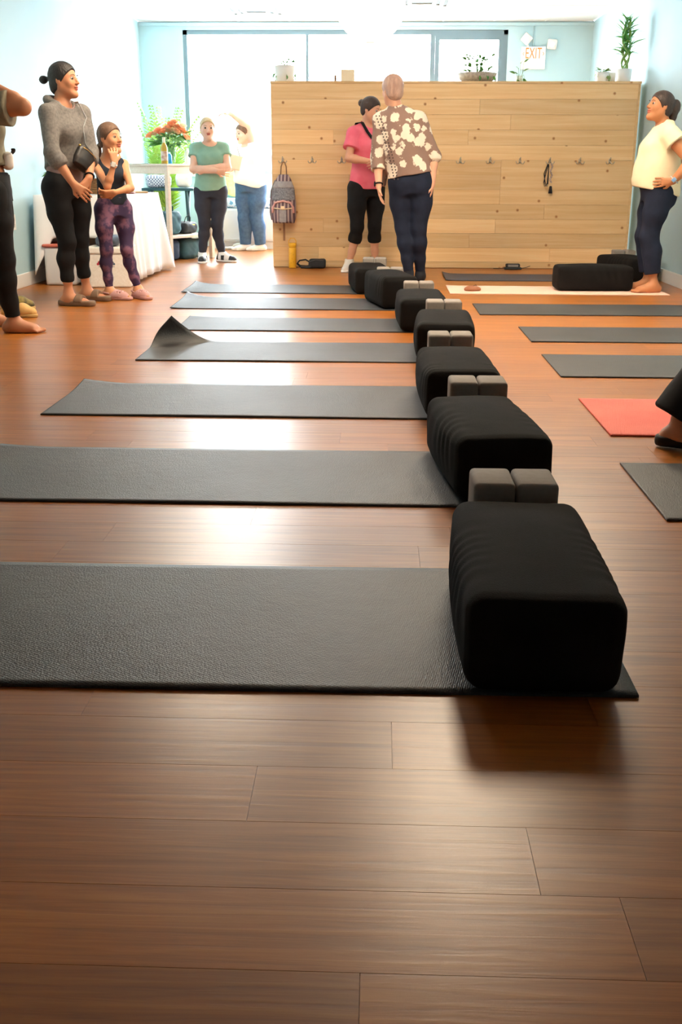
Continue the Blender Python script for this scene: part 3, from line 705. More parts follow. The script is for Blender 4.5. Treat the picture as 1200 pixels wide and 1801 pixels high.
# ------------------------------------------------------------------ cloth-covered table with boxes below
M_cloth = mat('white_tablecloth', L(240, 240, 242), .85, bump=.05, bscale=40)
CX0, CX1, CY0_, CY1_, CH = -2.86, -2.12, 8.95, 10.35, .715
t = thing('folding_table', 'folding table hidden under the white cloth', 'table', ((CX0+CX1)/2, (CY0_+CY1_)/2, 0))
hx, hy = (CX1-CX0)/2-.02, (CY1_-CY0_)/2-.02
MB().box((-hx, -hy, CH-.035), (hx, hy, CH-.004), .004).build('table_top', mat('grey_tabletop', L(190, 190, 190), .6), t)
for x in (-hx+.05, hx-.05):
    for y in (-hy+.08, hy-.08): MB().tube([(x, y, 0), (x, y, CH-.035)], .014, 8).build('leg', mat('grey_steel', L(150, 152, 155), .4, metal=.6), t)
def tablecloth():
    """top sheet, then skirts that hang in folds; the near skirt is gathered up so the boxes show"""
    m = MB(); N_ = 150; x0, x1, y0, y1 = CX0, CX1, CY0_, CY1_
    per = [(x0, y0), (x1, y0), (x1, y1), (x0, y1)]; Ls = [x1-x0, y1-y0, x1-x0, y1-y0]; tot = sum(Ls); loop = []
    for i in range(N_):
        s_ = tot*i/N_; k = 0
        while s_ > Ls[k]: s_ -= Ls[k]; k += 1
        a, b = Vector((*per[k], 0)), Vector((*per[(k+1) % 4], 0)); u = (b-a).normalized(); n = Vector((u.y, -u.x, 0))
        loop.append((a+u*s_, n, k, s_/Ls[k], tot*i/N_))
    NR_ = 12; rings = []
    for j in range(NR_+1):
        f = j/NR_; ring = []
        for p, n, k, q, s_ in loop:
            drop = .66
            if k == 0: drop = .33+.3*max(0, 1-q*5)+.3*max(0, (q-.86)/.14)
            if k == 1: drop = .69 if q > .08 else .66
            if k == 3: drop = .6
            corner = max(0, 1-min(q, 1-q)*Ls[k]/.12)
            out = (.012+f*(.05+.06*corner)+f*.026*(.6*math.sin(s_*15+2*math.sin(s_*4.3))+.5*math.sin(s_*27+1.7*math.sin(s_*7))))
            if k == 3: out *= .25
            if k == 2: out *= .6
            nn = n
            z = CH-drop*f
            ring.append(m.bm.verts.new(p+nn*out+Vector((0, 0, max(z, .004)+(.006 if j == 0 else 0)))))
        rings.append(ring)
    for A, B in zip(rings, rings[1:]):
        for i in range(N_): m.bm.faces.new((A[i], A[(i+1) % N_], B[(i+1) % N_], B[i])).smooth = True
    m.bm.faces.new(rings[0])
    o = m.build('tablecloth', M_cloth); tag(o, 'white cloth draped over the low table by the side wall', 'tablecloth')
    md = o.modifiers.new('thickness', 'SOLIDIFY'); md.thickness = .003; md.offset = 1
tablecloth()
t = thing('foam_cooler', 'white foam cooler with printed shellfish emblem under the cloth table', 'cooler', (-2.22, 8.86, 0), .10)
M_foam = mat('white_foam', L(232, 226, 218), .9, L(240, 236, 230), 60, bump=.2, bscale=220)
MB().box((-.17, -.16, .001), (.17, .2, .27), .012).build('box', M_foam, t); MB().box((-.18, -.17, .27), (.18, .21, .325), .012).build('lid', M_foam, t)
m = MB(); m.mi = 0
for (x, z, r) in ((-.075, .20, .016), (-.055, .205, .018), (-.04, .195, .015), (-.06, .185, .014), (-.09, .19, .01)): m.prism([(x+r*math.cos(a), -.1612, z+r*math.sin(a)) for a in np.linspace(0, 2*PI, 12, endpoint=False)], (0, -.001, 0))
m.mi = 1
for (x, z, r) in ((-.015, .20, .017), (.005, .195, .017), (.025, .2, .014), (.04, .19, .01)): m.prism([(x+r*math.cos(a), -.1612, z+r*math.sin(a)) for a in np.linspace(0, 2*PI, 12, endpoint=False)], (0, -.001, 0))
m.mi = 2
for (x0, x1, z) in ((-.045, .0, .232), (-.085, .045, .168)): m.box((x0, -.1622, z-.002), (x1, -.1608, z+.002))
m.build('emblem', [mat('print_red', L(178, 50, 66), .7), mat('print_blue', L(84, 104, 124), .7), mat('print_grey', L(120, 116, 118), .7)], t)
t = thing('storage_bin', 'white plastic bin with red rim beside the foam cooler', 'bin', (-2.66, 8.97, 0), .05)
MB().box((-.13, -.12, .001), (.13, .22, .31), .02, 3).build('tub', mat('white_poly', L(226, 226, 228), .5), t); MB().box((-.14, -.13, .31), (.14, .23, .335), .01).build('rim', mat('red_poly', L(206, 110, 92), .5), t)
bag('cloth_bundle', 'blue-grey bundle of cloth on top of the foam cooler', 'cloth', (-2.22, 8.79, .326), (.1, .1, .045), .04, mat('bluegrey_cloth', L(120, 142, 170), .8, L(70, 78, 92), 10), 8, .2, False)
# things on the cloth table
zt_ = CH+.0105
t = thing('wicker_basket', 'brown basket on the white cloth behind the girl', 'basket', (-2.36, 9.25, zt_))
m = MB()
for k in range(7): m.tube([((.10+.004*k)*math.cos(a), (.10+.004*k)*math.sin(a), .012+.018*k) for a in np.linspace(0, 2*PI, 24, endpoint=False)], .010, 6, closed=True)
m.lathe([(0, .002), (.1, .002), (.1, .012), (0, .012)], 20); m.build('basket_weave', mat('brown_wicker', L(150, 108, 66), .8, L(120, 82, 48), 30, bump=.5, bscale=120), t)
for k, (x, y, w, l, h_, rz, c, lb) in enumerate(((-2.22, 9.9, .10, .13, .014, .3, L(205, 170, 130), 'tan wooden board lying on the white tablecloth'), (-2.32, 9.62, .08, .11, .01, -.4, L(222, 208, 190), 'cream card lying flat on the white tablecloth'), (-2.2, 9.55, .05, .08, .012, .1, L(150, 96, 92), 'small dark red box on the white tablecloth'))):
    tag(MB().box((-w, -l, 0), (w, l, h_), .003).build(('serving_board', 'paper_card', 'small_box')[k], mat('tabletop_%d' % k, c, .6), None, (x, y, zt_), (0, 0, rz)), lb, ('board', 'card', 'box')[k])
hd2 = [(-.14, -.1, .27, 1), (-.05, .05, .30, 1), (.04, -.03, .33, 0), (.08, .06, .29, 1), (0, .1, .31, 1)]
bouquet('vase of orange roses on the cloth table behind the standing woman', (-2.70, 9.5, zt_), [(-.05, -.06, .26, 1), (-.02, .05, .31, 1), (.04, -.03, .33, 0), (.08, .06, .29, 1), (-.09, -.02, .235, 1)], [(0, 0), (.04, 0), (.046, .08), (.05, .15), (.046, .15), (.04, .01), (0, .008)], mat('white_ceramic', L(236, 236, 232), .25), 16, .12, 1.4, 9)
# outlet on the side wall
t = thing('wall_outlet', 'white socket plate low on the pale side wall', 'outlet', (XL, 8.6, .52))
MB().box((0, -.038, -.06), (.006, .038, .06), .002).build('plate', M_white, t)
for z in (-.026, .026): MB().box((.006, -.016, z-.014), (.0075, .016, z+.014), .001).build('socket', mat('socket_ivory', L(210, 206, 198), .4), t)

# ------------------------------------------------------------------ paper lantern and exit sign
t = thing('paper_lantern', 'large white round paper lantern hanging from the ceiling', 'lantern', (-.082, 8.4, 2.068))
R_ = .255; prof = []
for k in range(49):
    a = -PI/2+PI*k/48; rr = R_*(1+.006*math.cos(a*48)); prof.append((max(rr*math.cos(a), .03 if 0 < k < 48 else .03), R_*.97*math.sin(a)))
lathe_obj('shade', prof, mat('lit_rice_paper', (1, .95, .86, 1), .8, emit=1.0), t, None, 40)
MB().tube([(0, 0, R_*.95), (0, 0, ZC-2.068)], .004, 6).build('cord', M_white, t); lathe_obj('ceiling_rose', [(0, ZC-2.068-.03), (.04, ZC-2.068-.025), (.05, ZC-2.068-.001), (0, ZC-2.068-.001)], M_white, t)
lathe_obj('ring', [(.028, -R_*.98), (.034, -R_*.985), (.034, -R_*.96), (.028, -R_*.96), (.028, -R_*.98)], M_white, t)
ex = thing('exit_sign', 'white exit sign with orange letters on the end wall', 'sign', (1.82, YB, 2.215))
MB().box((-.145, -.045, -.125), (.145, -.001, .125), .006).build('housing', mat('sign_white', L(246, 244, 240), .4, emit=0), ex)
M_ex = mat('exit_orange', L(236, 140, 70), .5)
def text_mesh(s, size, m_, parent, loc, ext=.0015):
    cu = bpy.data.curves.new('lettering', 'FONT'); cu.body = s; cu.size = size; cu.align_x = 'CENTER'; cu.align_y = 'CENTER'; cu.extrude = ext; cu.space_character = 1.05
    o = bpy.data.objects.new('tmp', cu); COL.objects.link(o); me = bpy.data.meshes.new_from_object(o.evaluated_get(bpy.context.evaluated_depsgraph_get()))
    bpy.data.objects.remove(o); return link('lettering', me, m_, parent, loc, (PI/2, 0, 0))
tx = text_mesh('EXIT', .15, M_ex, ex, (0, -.0465, .045)); tx.scale = (.62, 1.15, 1)
for s_ in (-1, 1):
    MB().prism([(s_*.128, -.0452, .045), (s_*.113, -.0452, .066), (s_*.109, -.0452, .062), (s_*.121, -.0452, .045), (s_*.109, -.0452, .028), (s_*.113, -.0452, .024)], (0, -.002, 0)).build('arrow', M_ex, ex)
for x, z, a in ((-.085, .215, .7), (.215, .16, .1)):
    h_ = MB().box((-.055, -.07, -.055), (.055, -.005, .055), .014, 3).build('lamp_head', M_white, ex, (x, -.01, z), (.25, a, 0))
    lathe_obj('lens', [(0, 0), (.04, 0), (.04, .006), (0, .010)], mat('lens_white', L(235, 240, 242), .2), h_, (0, -.07, 0)).rotation_euler = (PI/2, 0, 0)
    MB().tube([(x, -.03, z-.04), (x*.75, -.03, .118)], .012, 8).build('lamp_arm', M_white, ex)
MB().tube([(.0, -.012, .125), (.0, -.012, ZC-2.215-.055)], .009, 8).build('conduit', M_wall, ex)

# ------------------------------------------------------------------ plants and things on top of the partition
ZP = PH+.0008
M_wpot = mat('white_pot', L(240, 238, 234), .35)
M_bam = mat('bamboo_leaf', L(62, 132, 46), .45, L(96, 164, 64), 14); M_cane = mat('bamboo_cane', L(110, 150, 60), .45, L(150, 176, 84), 8, (1, 1, .3))
t = thing('bamboo_plant', 'tall lucky bamboo in a white pot on the partition', 'plant', (2.33, 10.92, ZP))
lathe_obj('pot', [(0, 0), (.062, 0), (.066, .004), (.074, .12), (.068, .12), (.062, .10), (0, .10)], M_wpot, t)
rnd = random.Random(11); BL = leaf_mesh(.15, .024, M_bam, .2, .35)
for c in range(6):
    a = c*1.05; pts = []; r0_ = .022
    hmax = rnd.uniform(.40, .56)
    for k in range(26):
        f = k/25; z = .09+hmax*f; tw = a+f*9.0*(1 if c % 2 else -1); rr = r0_+.018*math.sin(f*PI)*(1 if c else 0)
        pts.append((rr*math.cos(tw), rr*math.sin(tw), z))
    MB().tube(pts, .0075, 7).build('cane', M_cane, t)
    for k in range(19):
        f = rnd.uniform(.32, 1.0); q = pts[int(f*25)]; an = rnd.uniform(0, 2*PI)
        o = link('leaf', BL, None, t, q, aimx((math.cos(an), math.sin(an), rnd.uniform(.3, 2.2)), rnd.uniform(-.8, .8))); o.scale = (rnd.uniform(.55, 1.0),)*3
M_succ = mat('succulent_green', L(120, 150, 84), .6, L(160, 178, 110), 20)
def leafy(name, label, loc, pot, pm, n, spread, drop, leaf, seed, cat='plant', rise=.08, rim=.05, z0=.1):
    rnd = random.Random(seed); t = thing(name, label, cat, loc); lathe_obj('pot', pot, pm, t)
    for i in range(n):
        a = rnd.uniform(0, 2*PI); r = rim*rnd.uniform(.2, 1); hang = rnd.random() < drop
        ox = r*math.cos(a); oy = r*math.sin(a)
        if hang: p = (ox*1.0+math.cos(a)*spread*.6, oy+math.sin(a)*spread*.6, z0-rnd.uniform(0, z0-.02)); d = (math.cos(a), math.sin(a), -1.2)
        else: p = (ox, oy, z0+rnd.uniform(0, rise)); d = (math.cos(a), math.sin(a), rnd.uniform(.0, 1.2))
        MB().tube([(ox*.5, oy*.5, z0-.02), ((ox*.5+p[0])/2*1.15, (oy*.5+p[1])/2*1.15, max(p[2], z0)+.012), p], .0018, 4).build('stem', M_stem, t)
        o = link('leaf', leaf, None, t, p, aimx(d, rnd.uniform(-.8, .8))); o.scale = (rnd.uniform(.6, 1.1),)*3
    return t
LS = leaf_mesh(.045, .026, M_succ); LG = leaf_mesh(.06, .035, M_green)
leafy('trailing_succulent', 'small trailing succulent in a white pot by the bamboo', (2.12, 10.9, ZP), [(0, 0), (.055, 0), (.06, .004), (.066, .09), (.06, .09), (.056, .075), (0, .075)], M_wpot, 34, .04, .5, LS, 21, z0=.085, rise=.03)
MB().lathe([(0, 0), (.04, 0), (.046, .09), (.04, .095), (0, .095)], 16).build('candle_jar', mat('frosted_white', L(238, 236, 230), .3), None, (2.225, 11.0, ZP)); tag(bpy.data.objects['candle_jar'], 'white candle jar between the succulent and the bamboo', 'jar')
leafy('potted_vine', 'small vine in a white pot at the partition end by the backpack', (-.93, 10.92, ZP), [(0, 0), (.085, 0), (.09, .005), (.10, .15), (.094, .15), (.086, .13), (0, .13)], M_wpot, 26, .05, .45, LG, 22, z0=.145, rise=.05, rim=.09)
M_wick = mat('pale_wicker', L(206, 196, 182), .8, L(176, 166, 152), 40, bump=.6, bscale=150)
leafy('planter_basket', 'wide woven planter of low green plants on the partition', (.93, 10.94, ZP), [(0, 0), (.13, 0), (.17, .03), (.19, .085), (.175, .085), (.15, .06), (0, .06)], M_wick, 80, .08, .3, LG, 23, z0=.08, rise=.16, rim=.16)
leafy('sprouting_cutting', 'leafy cutting in a small glass beside the woven planter', (1.33, 10.9, ZP), [(0, 0), (.03, 0), (.032, .06), (.028, .06), (.026, .006), (0, .006)], mat('pale_green_glass', L(214, 228, 216), .2), 9, .05, .25, LG, 24, z0=.06, rise=.16, rim=.05)
tag(MB().box((-.065, -.02, 0), (.065, .02, .115), .004).build('canvas_block', mat('cream_canvas', L(240, 226, 200), .7), None, (-.32, 10.92, ZP)), 'small blank cream canvas standing on the partition', 'canvas')
t = thing('figurine', 'tiny brown figurine standing next to the cream canvas', 'figurine', (-.44, 10.92, ZP))
lathe_obj('figure', [(0, 0), (.016, 0), (.018, .006), (.010, .02), (.013, .035), (.008, .046), (.011, .056), (.007, .066), (0, .07)], mat('brown_clay', L(150, 120, 96), .6), t, None, 12)

# ------------------------------------------------------------------ palm in the corner
t = thing('palm_plant', 'feathery palm in a pot in the window corner', 'plant', (-2.55, 12.95, 0))
lathe_obj('pot', [(0, 0), (.12, 0), (.125, .01), (.15, .28), (.14, .28), (.13, .25), (0, .25)], M_wpot, t)
M_palm = mat('palm_leaf', L(136, 186, 70), .5, L(176, 208, 96), 8); rnd = random.Random(5)
for k in range(19):
    a = 2*PI*k/19+rnd.uniform(-.2, .2); ln = rnd.uniform(1.0, 1.75); reach = rnd.uniform(.25, .42)
    ca, sa = math.cos(a), math.sin(a); kx = .75 if ca < 0 else 1.15; ky = .8 if sa > 0 else 1.2; pts = []
    for i in range(15):
        f = i/14; rr = reach*f**1.6; pts.append(Vector((ca*rr*kx, sa*rr*ky, .25+ln*(1.15*f-.32*f*f))))
    m = MB(); m.tube(pts, [.007*(1-.8*i/14) for i in range(15)], 5)
    for i in range(3, 15):
        tg = (pts[i]-pts[i-1]).normalized(); sd = tg.cross(Vector((ca, sa, .2))).normalized()
        for s_ in (-1, 1):
            for h_ in (0, .5):
                b0 = pts[i-1].lerp(pts[i], h_); l_ = .20*math.sin(PI*min(i/15+.15, 1))+.05; d = (sd*s_*.75+tg*.75+Vector((0, 0, -.12))).normalized()
                mid = b0+d*l_*.5; tip = b0+d*l_+Vector((0, 0, -.03)); w_ = tg*.013
                tip.x = max(tip.x, -.35); mid.x = max(mid.x, -.355); tip.y = min(tip.y, .5)
                m.bm.faces.new([m.bm.verts.new(q) for q in (b0, mid-w_, tip, mid+w_)])
    m.build('frond', M_palm, t)

# ------------------------------------------------------------------ things hung on and left by the partition
t = thing('backpack', 'striped woven backpack hanging on the first coat hook', 'backpack', (-.935, PY-.002, .43))
M_strip, N, K, P = newmat('woven_stripe'); tcx = N.new('ShaderNodeTexCoord'); wv = N.new('ShaderNodeTexWave'); wv.bands_direction = 'X'; wv.inputs['Scale'].default_value = 9; wv.inputs['Distortion'].default_value = .3
K.new(tcx.outputs['Object'], wv.inputs['Vector']); rp = N.new('ShaderNodeValToRGB'); e = rp.color_ramp.elements; e[0].color = L(96, 74, 86); e[1].color = L(198, 176, 170); x_ = e.new(.5); x_.color = L(128, 112, 122)
K.new(wv.outputs['Fac'], rp.inputs[0]); K.new(rp.outputs[0], P.inputs['Base Color']); P.inputs['Roughness'].default_value = .9
M_bgrey = mat('grey_felt', L(168, 164, 166), .9, L(150, 146, 150), 30); M_plaid = mat('plaid_grey', L(106, 108, 118), .9, L(150, 152, 158), 70, (1, .3, 1)); M_bpink = mat('pink_trim', L(222, 170, 164), .8); M_strap = mat('tan_webbing', L(150, 112, 82), .8)
F = Field((-.16, -.2, -.02), (.16, .01, .52), .007)
F.loft([((0, -.075, 0), .105, .06), ((0, -.08, .06), .122, .072), ((0, -.08, .2), .122, .07), ((0, -.075, .33), .105, .06), ((0, -.065, .42), .07, .045), ((0, -.055, .455), .045, .03)], (1, 0, 0), 0); F.plane((0, -.006, 0), (0, 1, 0)); F.warp(.002, 40)
link('main_body', F.mesh('main_body'), M_strip, t)
def shell(name, lo, hi, z0, z1, off, m_):
    F = Field((-.17, -.22, -.03), (.17, .0, .53), .007)
    F.loft([((0, -.075, 0), .105, .06), ((0, -.08, .06), .122, .072), ((0, -.08, .2), .122, .07), ((0, -.075, .33), .105, .06), ((0, -.065, .42), .07, .045), ((0, -.055, .455), .045, .03)], (1, 0, 0), 0, off)
    F.plane((0, 0, z0), (0, 0, -1)); F.plane((0, 0, z1), (0, 0, 1)); F.plane((lo, 0, 0), (-1, 0, 0)); F.plane((hi, 0, 0), (1, 0, 0)); F.plane((0, -.08, 0), (0, 1, 0))
    return link(name, F.mesh(name), m_, t)
shell('plaid_panel', -.11, .11, .215, .33, .006, M_plaid); shell('grey_yoke', -.12, .12, .33, .395, .006, M_bgrey)
pk = None
F = Field((-.16, -.23, -.01), (.16, -.05, .24), .007); F.loft([((0, -.135, .01), .085, .045), ((0, -.14, .1), .105, .055), ((0, -.13, .175), .095, .045), ((0, -.125, .205), .07, .035)], (1, 0, 0), 0); pk = link('front_pocket', F.mesh('front_pocket'), M_strip, t)
MB().tube([(-.102, -.16, .1), (-.10, -.165, .15), (-.075, -.165, .195), (0, -.17, .212), (.075, -.165, .195), (.10, -.165, .15), (.102, -.16, .1)], .011, 8).build('pocket_trim', M_bpink, pk)
MB().tube([(-.09, -.178, .145), (0, -.2, .135), (.09, -.178, .145)], .006, 6).build('zip', M_cream, pk); MB().box((-.035, -.203, .012), (.035, -.194, .13), .004).build('centre_band', M_bgrey, pk); MB().box((-.018, -.208, .14), (.018, -.202, .165)).build('tag', M_cream, pk)
MB().tube([(-.03, -.05, .44), (-.025, -.034, .53), (-.012, -.028, .566), (.0, -.028, .572), (.012, -.028, .566), (.025, -.034, .53), (.03, -.05, .44)], .006, 6).build('hanging_loop', M_strap, t)
MB().box((-.012, -.05, -.17), (.008, -.045, .03)).build('strap_tail', M_strap, t)
MB().tube([(-.08, -.03, .40), (-.125, -.02, .3), (-.135, -.02, .1), (-.12, -.03, .03)], .014, 8, flat=.4).build('shoulder_strap', M_bgrey, t)
# beads and cord on another hook
hx = HX[9]; t = thing('bead_necklace', 'dark corded bead necklace with tassel hanging from a hook', 'necklace', (hx, PY-.03, .70))
M_cord = mat('dark_cord', L(36, 32, 40), .8); m = MB()
for k in range(3): m.tube([(-.01-.006*k, 0, .29), (-.035-.01*k, -.002*k, .2), (-.052+.008*k, -.004*k, .12), (-.04+.012*k, -.003*k, .085), (-.018+.005*k, 0, .11), (-.010, 0, .28)], .0032, 5)
m.build('cord_loop', M_cord, t); M_bead = mat('brown_bead', L(120, 84, 84), .4, L(220, 196, 190), 60)
for k in range(11): MB().lathe([(0, -.009), (.007, -.006), (.0095, 0), (.007, .006), (0, .009)], 8).build('bead', M_bead, t, (.016+.008*math.sin(k*1.3), -.004, .285-.016*k))
m = MB(); m.lathe([(0, .07), (.012, .065), (.014, .05), (.02, .0), (0, .0)], 10); m.build('tassel', M_cord, t, (.018, -.004, .02))
# yellow flask
t = thing('drink_flask', 'yellow drink flask with loop handle against the partition', 'flask', (-.855, PY-.07, 0))
M_yel = mat('yellow_enamel', L(244, 186, 48), .35); lathe_obj('body', [(0, 0), (.036, 0), (.038, .005), (.038, .185), (.034, .198), (0, .2)], M_yel, t); lathe_obj('lid', [(.036, .2), (.04, .204), (.04, .235), (.034, .242), (0, .243)], M_yel, t)
MB().tube([(-.038, 0, .222), (-.036, 0, .262), (-.018, 0, .285), (.018, 0, .285), (.036, 0, .262), (.038, 0, .222)], .004, 6).build('loop_handle', M_yel, t)
m = MB()
for (x, z) in ((-.012, .14), (.012, .13), (0, .09), (-.01, .05), (.013, .06)): m.lathe([(0, -.0015), (.006, -.001), (.006, .001), (0, .0015)], 8, (x, 0, z))
for v in m.bm.verts: v.co = Vector((v.co.x, -math.sqrt(max(.0385**2-v.co.x**2, 0))-.0004, v.co.z))
m.build('printed_spots', mat('flask_spot', L(190, 130, 40), .5), t)
# black waist bag on the floor
t = thing('waist_bag', 'black cloth bag with looped strap on the floor by the flask', 'bag', (-.66, PY-.11, 0))
F = Field((-.05, -.09, -.01), (.16, .09, .13), .006); F.rbox((.055, 0, .046), E3, (.085, .055, .045), .025); F.warp(.003, 35, 2); F.plane((0, 0, .001), (0, 0, -1)); link('pouch', F.mesh('pouch'), M_blk, t)
MB().tube([(.0, -.02, .05), (-.06, -.03, .085), (-.12, -.02, .075), (-.145, 0, .045), (-.12, .02, .02), (-.05, .03, .015), (.0, .02, .02)], .014, 8, flat=.55).build('strap', M_blk, t)
MB().box((-.11, -.055, .002), (0, .035, .022), .008).build('flap', M_blk, t); MB().tube([(-.02, -.056, .07), (.04, -.062, .085), (.12, -.056, .08)], .003, 5).build('zip', mat('grey_zip', L(90, 92, 98), .4), t)
# dark sandals case further along
t = thing('belt_pouch', 'flat black pouch with grey panel on the floor at the partition foot', 'pouch', (1.33, PY-.10, 0))
MB().box((-.085, -.045, .001), (.085, .045, .022), .008, 3).build('base', M_blk, t); MB().box((-.07, -.03, .022), (.07, .035, .055), .012, 3).build('pocket', M_blk, t); MB().box((-.05, -.0325, .026), (.05, -.029, .048)).build('panel', mat('grey_panel', L(150, 146, 142), .5), t)
MB().tube([(-.085, 0, .012), (-.14, -.01, .008), (-.19, .0, .008)], .008, 6, flat=.4).build('strap', M_blk, t); MB().tube([(.085, 0, .012), (.13, -.01, .02), (.17, -.01, .035)], .008, 6, flat=.4).build('buckle_strap', M_blk, t)
# brown leather pouch on the blush mat
t = thing('brown_pouch', 'small brown leather pouch on the blush pink mat', 'pouch', (.765, 8.6, .0078))
F = Field((-.09, -.07, -.01), (.09, .07, .07), .005); F.ell((-.01, 0, .012), E3, (.06, .045, .03)); F.ell((.035, 0, .012), E3, (.03, .03, .018), .01); F.warp(.002, 60); F.plane((0, 0, .0003), (0, 0, -1)); link('pouch_body', F.mesh('pouch_body'), mat('brown_leather', L(150, 96, 66), .6), t)
MB().tube([(.0, -.02, .038), (.02, 0, .045), (.03, .02, .038)], .003, 5).build('tie', mat('dark_leather', L(96, 60, 42), .6), t)

# ------------------------------------------------------------------ people
UPZ = A3((0, 0, 1))
class Fig:
    def __init__(s, J, build=1.0, head=1.0, face=(0, -1, 0), lean=0.0, feet=None, girth=None, hip=(.150, .108), waist=(.122, .092), bust=(.138, .112), belly=0.0, arm=1.0, leg=1.0, toefrac=1.0):
        s.J = {k: A3(v) for k, v in J.items()}; s.b = build; s.hs = head; s.arm_g = arm; s.leg_g = leg
        j = s.J; s.r = nrm((j['sr']-j['sl'])*A3((1, 1, 0))); s.f = np.cross(UPZ, s.r)
        s.hr_ = nrm((j['hr']-j['hl'])*A3((1, 1, 0))); s.hf = np.cross(UPZ, s.hr_)
        s.face = nrm(face); s.hR = nrm(np.cross(s.face, UPZ)); s.hU = np.cross(s.hR, s.face)
        hc = (j['hr']+j['hl'])/2; nk = j['neck']; s.hc = hc; s.nk = nk; sc = (j['sr']+j['sl'])/2
        s.feet = feet or {'r': s.hf, 'l': s.hf}
        b = build; sw = np.linalg.norm(j['sr']-j['sl'])/2
        P = lambda t: hc+(nk-hc)*t
        s.belly = belly
        s.keys = [(P(-.10)-s.f*.0, hip[0]*b*.72, hip[1]*b*.85), (P(.04)-s.hf*.012, hip[0]*b, hip[1]*b), (P(.16)+s.f*(.4*belly), (hip[0]*.93)*b, hip[1]*.95*b+belly*.5), (P(.36)+s.f*belly*.55, waist[0]*b, waist[1]*b+belly*.7),
                  (P(.52)+s.f*(.004+belly*.3), (waist[0]*.98)*b, waist[1]*b+belly*.35), (P(.70)+s.f*.018, bust[0]*b, bust[1]*b), (P(.86), max(sw*.86, bust[0]*.9*b), bust[1]*.76*b), (P(.97), sw*.62, .062*b), (P(1.04), .05*b, .05*b)]
        allp = np.array(list(j.values())); s.lo = allp.min(0)-.3; s.hi = allp.max(0)+.3; s.lo[2] = -.02
        s.base = A3(((j['ar'][0]+j['al'][0])/2, (j['ar'][1]+j['al'][1])/2, 0))
    def field(s, h, lo=None, hi=None): return Field(s.lo if lo is None else lo, s.hi if hi is None else hi, h)
    def torso(s, F, off=0.0, k=.03, mod=None):
        F.loft(s.keys if mod is None else mod(s.keys), (s.r+s.hr_)/2, k, off)
        j = s.J; b = s.b; sc = (j['sr']+j['sl'])/2
        for q in 'rl': F.cone(s.nk-UPZ*.012*b, j['s'+q]+UPZ*.0, .044*b+off, .043*b*s.arm_g+off, .035)
        for q, sg in (('r', 1), ('l', -1)):   # bust and seat
            F.ell(s.hc+(s.nk-s.hc)*.68+s.f*(.066*b)+s.r*sg*.062*b, [s.r, s.f, UPZ], (.056*b+off, .052*b+off, .058*b+off), .04)
            F.ell(s.hc-s.hf*.045*b+s.hr_*sg*.062*b-UPZ*.03, [s.hr_, s.hf, UPZ], (.078*b+off, .078*b+off, .088*b+off), .05)
    def arm(s, F, q, off=0.0, end=2.0, k=.018, flare=0.0, cut=False):
        j = s.J; g = s.b*s.arm_g; S_, E_, W_ = j['s'+q], j['e'+q], j['w'+q]
        if end <= 1: F.cone(S_, S_+(E_-S_)*end, .046*g+off, .043*g+off+flare, .03, cut=cut)
        else:
            F.cone(S_, E_, .046*g+off, .036*g+off, .03)
            e2 = E_+(W_-E_)*(end-1); m_ = E_+(W_-E_)*.3
            if end > 1.3: F.cone(E_, m_, .036*g+off, .038*g+off, k); F.cone(m_, e2, .038*g+off, (.024 if end > 1.9 else .031)*g+off+flare, k, cut=cut)
            else: F.cone(E_, e2, .036*g+off, .038*g+off+flare, k, cut=cut)
    def leg(s, F, q, off=0.0, end=2.0, k=.03, wide=None, cut=False):
        j = s.J; g = s.b*s.leg_g; H, K_, A_ = j['h'+q], j['k'+q], j['a'+q]
        out = s.hr_*(1 if q == 'r' else -1); H0 = H+out*.012
        fwd = s.feet[q]; fwd = nrm(A3((fwd[0], fwd[1], 0)))
        mid = H0+(K_-H0)*.45+out*.006
        F.cone(H0, mid, .090*g+off, .079*g+off, .04); F.cone(mid, K_, .079*g+off, .054*g+off, k)
        calf = K_+(A_-K_)*.33-fwd*.014; e1 = min(max(end-1, .05), 1.0)
        if wide is not None:
            e2 = K_+(A_-K_)*e1; F.cone(K_, e2, .056*g+off, wide, k, cut=cut); F.cone(K_, calf, .056*g+off, .058*g+off, k); F.cone(calf, e2, .058*g+off, wide*.9, k, cut=cut); return
        if e1 <= .33: F.cone(K_, K_+(calf-K_)*(e1/.33), .054*g+off, .054*g+off, k, cut=cut)
        else:
            F.cone(K_, calf, .052*g+off, .053*g+off, k); c2 = calf+(A_-calf)*.55; t_ = (e1-.33)/.67
            if t_ <= .55: F.cone(calf, calf+(A_-calf)*t_, .053*g+off, (.053-.017*t_/.55)*g+off, k, cut=cut)
            else: F.cone(calf, c2, .053*g+off, .037*g+off, k); F.cone(c2, calf+(A_-calf)*t_, .037*g+off, .033*g+off, k, cut=cut)
    def foot(s, F, q, bare=True, off=0.0):
        A_ = s.J['a'+q]; d = nrm(A3((s.feet[q][0], s.feet[q][1], 0))); sd = np.cross(d, UPZ)*(1 if q == 'r' else -1); g = s.hs
        G = A3((A_[0], A_[1], 0)); heel = G-d*.038*g+UPZ*.032*g
        F.cone(A_, G+UPZ*.05*g, .034*g+off, .036*g+off, .025); F.cone(heel, G+UPZ*.04*g+d*.02*g, .030*g+off, .034*g+off, .02)
        ball = G+d*.115*g+UPZ*.022*g
        F.cone(G+UPZ*.055*g, ball-sd*.012*g, .034*g+off, .020*g+off, .03); F.cone(heel, ball+sd*.016*g, .027*g+off, .021*g+off, .03); F.cone(G+d*.03*g+UPZ*.035*g, ball-sd*.020*g, .03*g+off, .021*g+off, .03)
